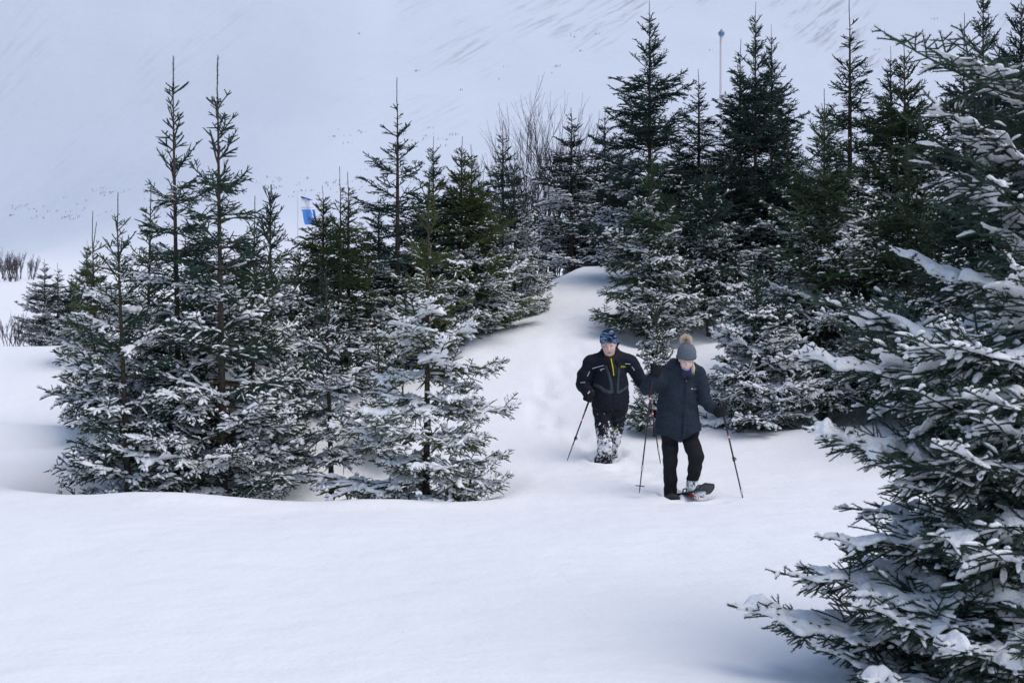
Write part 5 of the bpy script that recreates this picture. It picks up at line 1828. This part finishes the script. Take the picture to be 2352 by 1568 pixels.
# ---------------- man
def build_man():
    D = 17.6
    s = .30467 / F * D
    ox = (1286.2 + 370 * .30467 - 1176) / F * D
    oz = CH - (722.7 + 1190 * .30467 - 784) / F * D
    O = np.array([ox, D, oz])
    def w(cx, cy, y=0.0): return np.array([(cx - 370) * s, y, (1190 - cy) * s])
    def xz(*p): return [((a - 370) * s, (1190 - b) * s) for a, b in p]
    hc = w(364, 222, -0.075)
    R = rot(rx=math.radians(16), ry=math.radians(-6), rz=math.radians(-6))
    hs = 1.13
    f = Field((-0.55, -0.50, -0.05), (0.60, 0.45, 1.82), 0.010)
    head_shape(f, hc, R, hs, 1.08)
    f.cap(hc + R @ np.array([0, 0.02, -0.09]), w(372, 350, 0.03), 0.066, 0.075, 0.03)
    f.chain([w(378, 390, 0.03), w(378, 540, 0.03), w(378, 690, 0.03)], [0.15, 0.135, 0.135], 0.05, 1.3)
    f.cap(w(260, 355, 0.02), w(505, 355, 0.02), 0.065, 0.065, 0.04)
    f.chain([w(245, 360), w(172, 525, .03), w(222, 590, -.15), w(230, 600, -.18)], [.055, .045, .030, .018], 0.02)
    f.chain([w(525, 360), w(598, 490, .02), w(648, 543, -.10), w(656, 550, -.12)], [.055, .045, .030, .018], 0.02)
    f.chain([w(318, 700, 0.02), w(335, 930, -.14), w(322, 1160, -.04), w(325, 1178, -.18)], [.09, .062, .045, .042], 0.03)
    f.chain([w(436, 700, 0.02), w(425, 890, .05), w(402, 1020, .22), w(412, 1110, .28)], [.09, .062, .045, .042], 0.03)
    VQ = f.mesh()
    person = tag(part('person', VQ, M_skin_man, None), 'person in a black jacket with grey panels, patterned cap and snow caked trousers', 'person')
    person.location = O
    b = Skin(VQ).b
    def face(name, pts, m, off=0.003):
        return lens_patch(b, hc, R, [(x * hs, z * hs, ww * hs) for x, z, ww in pts], off, m, name, person)
    for sx in (-1, 1):
        face('eyelashes', [(sx * .016, .003, .003), (sx * .025, -.001, .0065), (sx * .035, -.001, .0065), (sx * .043, .002, .003)], M_lash)
        face('eyebrow', [(sx * .012, .018, .004), (sx * .028, .023, .007), (sx * .046, .018, .004)], M_browfair)
    face('lips', [(-.024, -.069, .003), (-.012, -.070, .010), (0, -.0725, .012), (.012, -.070, .010), (.024, -.069, .003)], M_lip)
    face('mouth_line', [(-.025, -.0685, .0015), (0, -.0705, .0025), (.025, -.0685, .0015)], M_lash, .0045)
    # trimmed beard: short hairs along the jaw
    rs = np.random.RandomState(8); V = []
    for k in range(1500):
        x = rs.uniform(-.072, .072); z = rs.uniform(-.135, -.045)
        lim = -.050 - .060 * (1 - (abs(x) / .075) ** 2)
        if z > lim or (abs(x) < .03 and z > -.085): continue
        h = b.ray_cast(Vector(hc + R @ (np.array([x, -1, z]) * hs)), Vector(R @ np.array([0, 1.0, 0])))
        if h[0] is None: continue
        p0 = np.array(h[0]); nn = np.array(h[1])
        t_ = unit(nn * .6 + R @ np.array([0, -.2, -1.0])) * .007
        sv = unit(np.cross(t_, rs.randn(3))) * .0009
        V += [p0 - sv, p0 + sv, p0 + t_]
    if V:
        add_obj('beard', mesh_np('beard', np.array(V), [(np.arange(len(V)).reshape(-1, 3), 0)], [M_stubble], False), person)
    # jacket
    f = Field((-0.56, -0.42, 0.70), (0.62, 0.36, 1.60), 0.0098)
    f.chain([w(380, 400, 0.01), w(378, 520, 0.0), w(379, 640, 0.0), w(379, 760, 0.01)], [.205, .212, .214, .222], 0.06, 1.42)
    f.chain([w(240, 352, 0.02), w(372, 318, 0.02), w(528, 350, 0.02)], [.086, .105, .086], 0.06)
    f.chain([w(240, 365, 0.01), w(195, 450, .02), w(172, 528, .025)], [.098, .088, .080], 0.035)
    f.chain([w(172, 528, .025), w(200, 570, -.07), w(218, 590, -.14)], [.080, .070, .060], 0.03)
    f.chain([w(530, 365, 0.01), w(570, 430, .02), w(602, 492, .015)], [.096, .086, .078], 0.035)
    f.chain([w(602, 492, .015), w(630, 525, -.05), w(646, 540, -.09)], [.078, .068, .060], 0.03)
    # open collar: two leaves standing off the neck
    f.chain([w(322, 275, 0.07), w(330, 325, -.06), w(352, 362, -.13)], [.030, .028, .022], 0.02)
    f.chain([w(424, 262, 0.07), w(440, 310, -.05), w(424, 352, -.13)], [.034, .036, .026], 0.02)
    f.cap(w(330, 268, .085), w(420, 262, .085), .035, .035, 0.03)
    f.wrinkle(71, 0.11, 0.015, (1, 1, 0.8)).wrinkle(74, 0.05, 0.008, (0.7, 1, 1.5)).wrinkle(77, 0.022, 0.002)
    f.ell(w(374, 268, -0.06), (0.072, 0.105, 0.125), sub=True)
    hem = (1190 - 716) * s
    f.cut(lambda x, y, z: (hem + 0.008 * np.sin(x * 22) + np.where(x < -0.14, 0.02, 0)) - z)
    JV = f.mesh()
    j = part('jacket', JV, M_mj, person)
    sk = Skin(JV)
    def strip(name, pts, width, m, parent=j, off=0.004):
        V, Q = sk.ribbon(xz(*pts), width, off)
        if len(Q): return add_obj(name, mesh_np(name, V, [(Q, 0)], [m], True), parent)
    strip('grey_panel', [(338, 378), (362, 440), (380, 520), (386, 588)], (.030, .036, .050), M_grey)
    strip('grey_panel', [(250, 530), (290, 540), (330, 570), (384, 584)], (.045, .042, .036), M_grey, off=0.0046)
    strip('grey_panel', [(440, 395), (436, 450), (430, 520), (430, 588)], (.016, .026, .034), M_grey)
    strip('grey_panel', [(508, 535), (480, 560), (428, 588)], (.026, .028, .032), M_grey, off=0.0046)
    strip('zip', [(397, 455), (402, 560), (400, 640), (396, 708)], 0.012, M_zip)
    strip('reflective_piping', [(241, 404), (285, 391), (328, 380)], 0.008, M_reflect)
    strip('reflective_piping', [(488, 369), (508, 369), (527, 371)], 0.008, M_reflect)
    strip('reflective_piping', [(221, 424), (213, 444), (203, 462)], 0.007, M_reflect)
    strip('reflective_piping', [(537, 390), (548, 404), (557, 418)], 0.007, M_reflect)
    strip('reflective_piping', [(153, 511), (170, 508), (187, 508)], 0.007, M_reflect)
    strip('hem_cord', [(255, 702), (330, 706), (395, 706)], 0.005, M_zip, off=0.002)
    V, t = sk.print_text('Klim', (451 - 370) * s, (1190 - 397) * s, 0.036, 0.05, 0.18)
    add_obj('chest_lettering', mesh_np('chest_lettering', V, [(t, 0)], [M_yellow], False), j)
    strip('chest_tab', [(299, 411), (331, 404)], 0.006, M_reflect)
    strip('chest_tab', [(301, 418), (314, 415)], 0.008, M_white)
    # neck warmer with a yellow zip
    f = Field((-0.2, -0.3, 1.05), (0.2, 0.2, 1.55), 0.0075)
    f.chain([w(325, 300, .02), w(340, 335, -.09), w(376, 352, -.125), w(408, 330, -.09), w(420, 295, .02)], [.032, .036, .034, .036, .032], 0.03)
    f.chain([w(378, 350, -.10), w(390, 400, -.125), w(398, 450, -.13)], [.048, .042, .03], 0.04)
    f.wrinkle(81, 0.03, 0.006)
    NV = f.mesh()
    nw = part('neck_warmer', NV, M_fleece, person)
    sn = Skin(NV)
    V, Q = sn.ribbon(xz((378, 330), (384, 365), (392, 405), (399, 455)), 0.010, .006)
    if len(Q): add_obj('zip', mesh_np('zip', V, [(Q, 0)], [M_yellow], True), nw)
    # cap
    f = Field((-0.22, -0.30, 1.38), (0.22, 0.20, 1.82), 0.0068)
    c0 = hc + R @ np.array([0, 0.018, 0.055])
    f.ell(c0, (0.106, 0.122, 0.108), 0, R)
    f.ell(c0 + R @ np.array([0.0, 0.01, 0.05]), (0.085, 0.095, 0.075), 0.03, R)
    f.chain([w(412, 185, .03), w(428, 215, .05), w(432, 240, .05)], [.03, .030, .014], 0.03)
    f.wrinkle(91, 0.05, 0.010, (0.5, 0.5, 2.2))
    ax = R @ np.array([0, 0, 1.0]); bz = hc + R @ np.array([0, 0, 0.034])
    def brim(x, y, z):
        q = np.stack([x, y, z], -1) - bz
        yy = q @ (R @ np.array([0, 1.0, 0]))
        xx = q @ (R @ np.array([1.0, 0, 0]))
        return (0.004 - 0.09 * sst(-0.06, 0.05, yy) - 0.10 * xx - 0.5 * np.clip(np.abs(xx) - .045, 0, 1)) - q @ ax
    f.cut(brim)
    part('cap', f.mesh(), M_cap, person)
    # trousers
    f = Field((-0.32, -0.42, -0.08), (0.34, 0.45, 0.95), 0.0095)
    f.cap(w(320, 700, 0.01), w(440, 700, 0.01), 0.125, 0.125, 0.05)
    f.chain([w(314, 740, 0.0), w(325, 830, -.08), w(336, 930, -.14), w(335, 1000, -.12), w(324, 1095, -.06), w(318, 1150, -.05), w(322, 1190, -.05)], [.110, .104, .094, .088, .098, .104, .10], 0.03)
    f.chain([w(440, 740, 0.02), w(434, 820, .03), w(424, 890, .05), w(410, 980, .15), w(405, 1050, .24), w(410, 1110, .28)], [.100, .090, .080, .072, .066, .062], 0.03)
    f.wrinkle(101, 0.085, 0.013, (1, 1, 1.4)).wrinkle(104, 0.035, 0.006)
    TV = f.mesh()
    tr = part('trousers', TV, M_mt, person)
    st = Skin(TV)
    for pts, wd, nm, mm_ in (([(258, 706), (300, 712), (345, 716), (375, 745)], .007, 'seam', M_grey), ([(400, 800), (440, 790), (480, 765)], .007, 'seam', M_grey), ([(418, 868), (426, 860), (434, 856)], .016, 'yellow_patch', M_yellow)):
        V, Q = st.ribbon(xz(*pts), wd, .004)
        if len(Q): add_obj(nm, mesh_np(nm, V, [(Q, 0)], [mm_], True), tr)
    # clods of snow stuck to the knee and shin
    r = random.Random(3); mb = MB()
    for k in range(60):
        cx, cy = (366, 965) if k == 0 else (r.uniform(285, 400), r.gauss(965, 60))
        p = st.on((cx - 370) * s, (1190 - cy) * s, 0.002)
        if p is None: continue
        rad = .034 if k == 0 else r.uniform(.006, .016)
        n = 7
        V = [p + np.array([0, -rad * .55, 0])]
        for ring_, rr in ((.5, .75), (0.0, 1.0)):
            for i in range(n):
                a = i / n * 6.283
                V.append(p + np.array([math.cos(a) * rad * rr * r.uniform(.7, 1.15), -rad * .55 * ring_ + .006 * (1 - ring_), math.sin(a) * rad * rr * r.uniform(.8, 1.3)]))
        tri = [[0, 1 + (i + 1) % n, 1 + i] for i in range(n)]
        q = [[1 + i, 1 + (i + 1) % n, 1 + n + (i + 1) % n, 1 + n + i] for i in range(n)]
        mb.add(V, [tri, q])
    c = add_obj('snow_clods', mb.mesh('snow_clods', [M_snow]), tr); c['kind'] = 'stuff'
    f = Field((-0.1, 0.1, -0.05), (0.22, 0.5, 0.30), 0.008)
    f.chain([w(408, 1070, .26), w(415, 1112, .27), w(418, 1130, .16)], [.060, .056, .05], 0.03)
    f.wrinkle(111, 0.03, 0.008)
    part('boot', f.mesh(), M_boot, person)
    top1, tip1 = w(241, 560, -.225), w(51, 1090, -.15)
    top2, tip2 = w(652, 505, -.14), w(741, 1120, -.30)
    for (tp, tq, cx, t, side, fld) in ((top1, tip1, 0, .10, (-0.6, 0.6, 0.2), ((-0.36, -0.40, 0.82), (-0.08, -0.02, 1.12))), (top2, tip2, 1, .10, (-1, 0.3, 0.2), ((0.30, -0.32, 0.90), (0.60, 0.06, 1.20)))):
        f = Field(fld[0], fld[1], 0.0056)
        dd = unit(tq - tp); c = tp + dd * t
        grip(f, c, -dd, (0.25, -1, 0.1), side, scale=1.22)
        wr = w(220, 592, -.145) if cx == 0 else w(646, 540, -.09)
        sdv = unit(np.array(side) - dd * (np.array(side) @ dd))
        pc_ = c + sdv * .048
        f.chain([pc_, (pc_ + wr) / 2, wr], [.040, .044, .052], 0.03)
        f.wrinkle(121, 0.02, 0.0025)
        GV = f.mesh()
        g = part('glove', GV, M_glove, person)
        if cx == 0:
            sg = Skin(GV)
            V, Q = sg.ribbon(xz((202, 588), (212, 574), (232, 572)), .012, .004)
            if len(Q): add_obj('cuff_trim', mesh_np('cuff_trim', V, [(Q, 0)], [M_white], True), g)
    pole('trekking pole slanting out to the left of the man in the cap', top1, tip1, None, O, -1, basket=False)
    pole('trekking pole planted between the man in the cap and the woman', top2, tip2, None, O, 1, basket=False)
build_woman()
build_man()
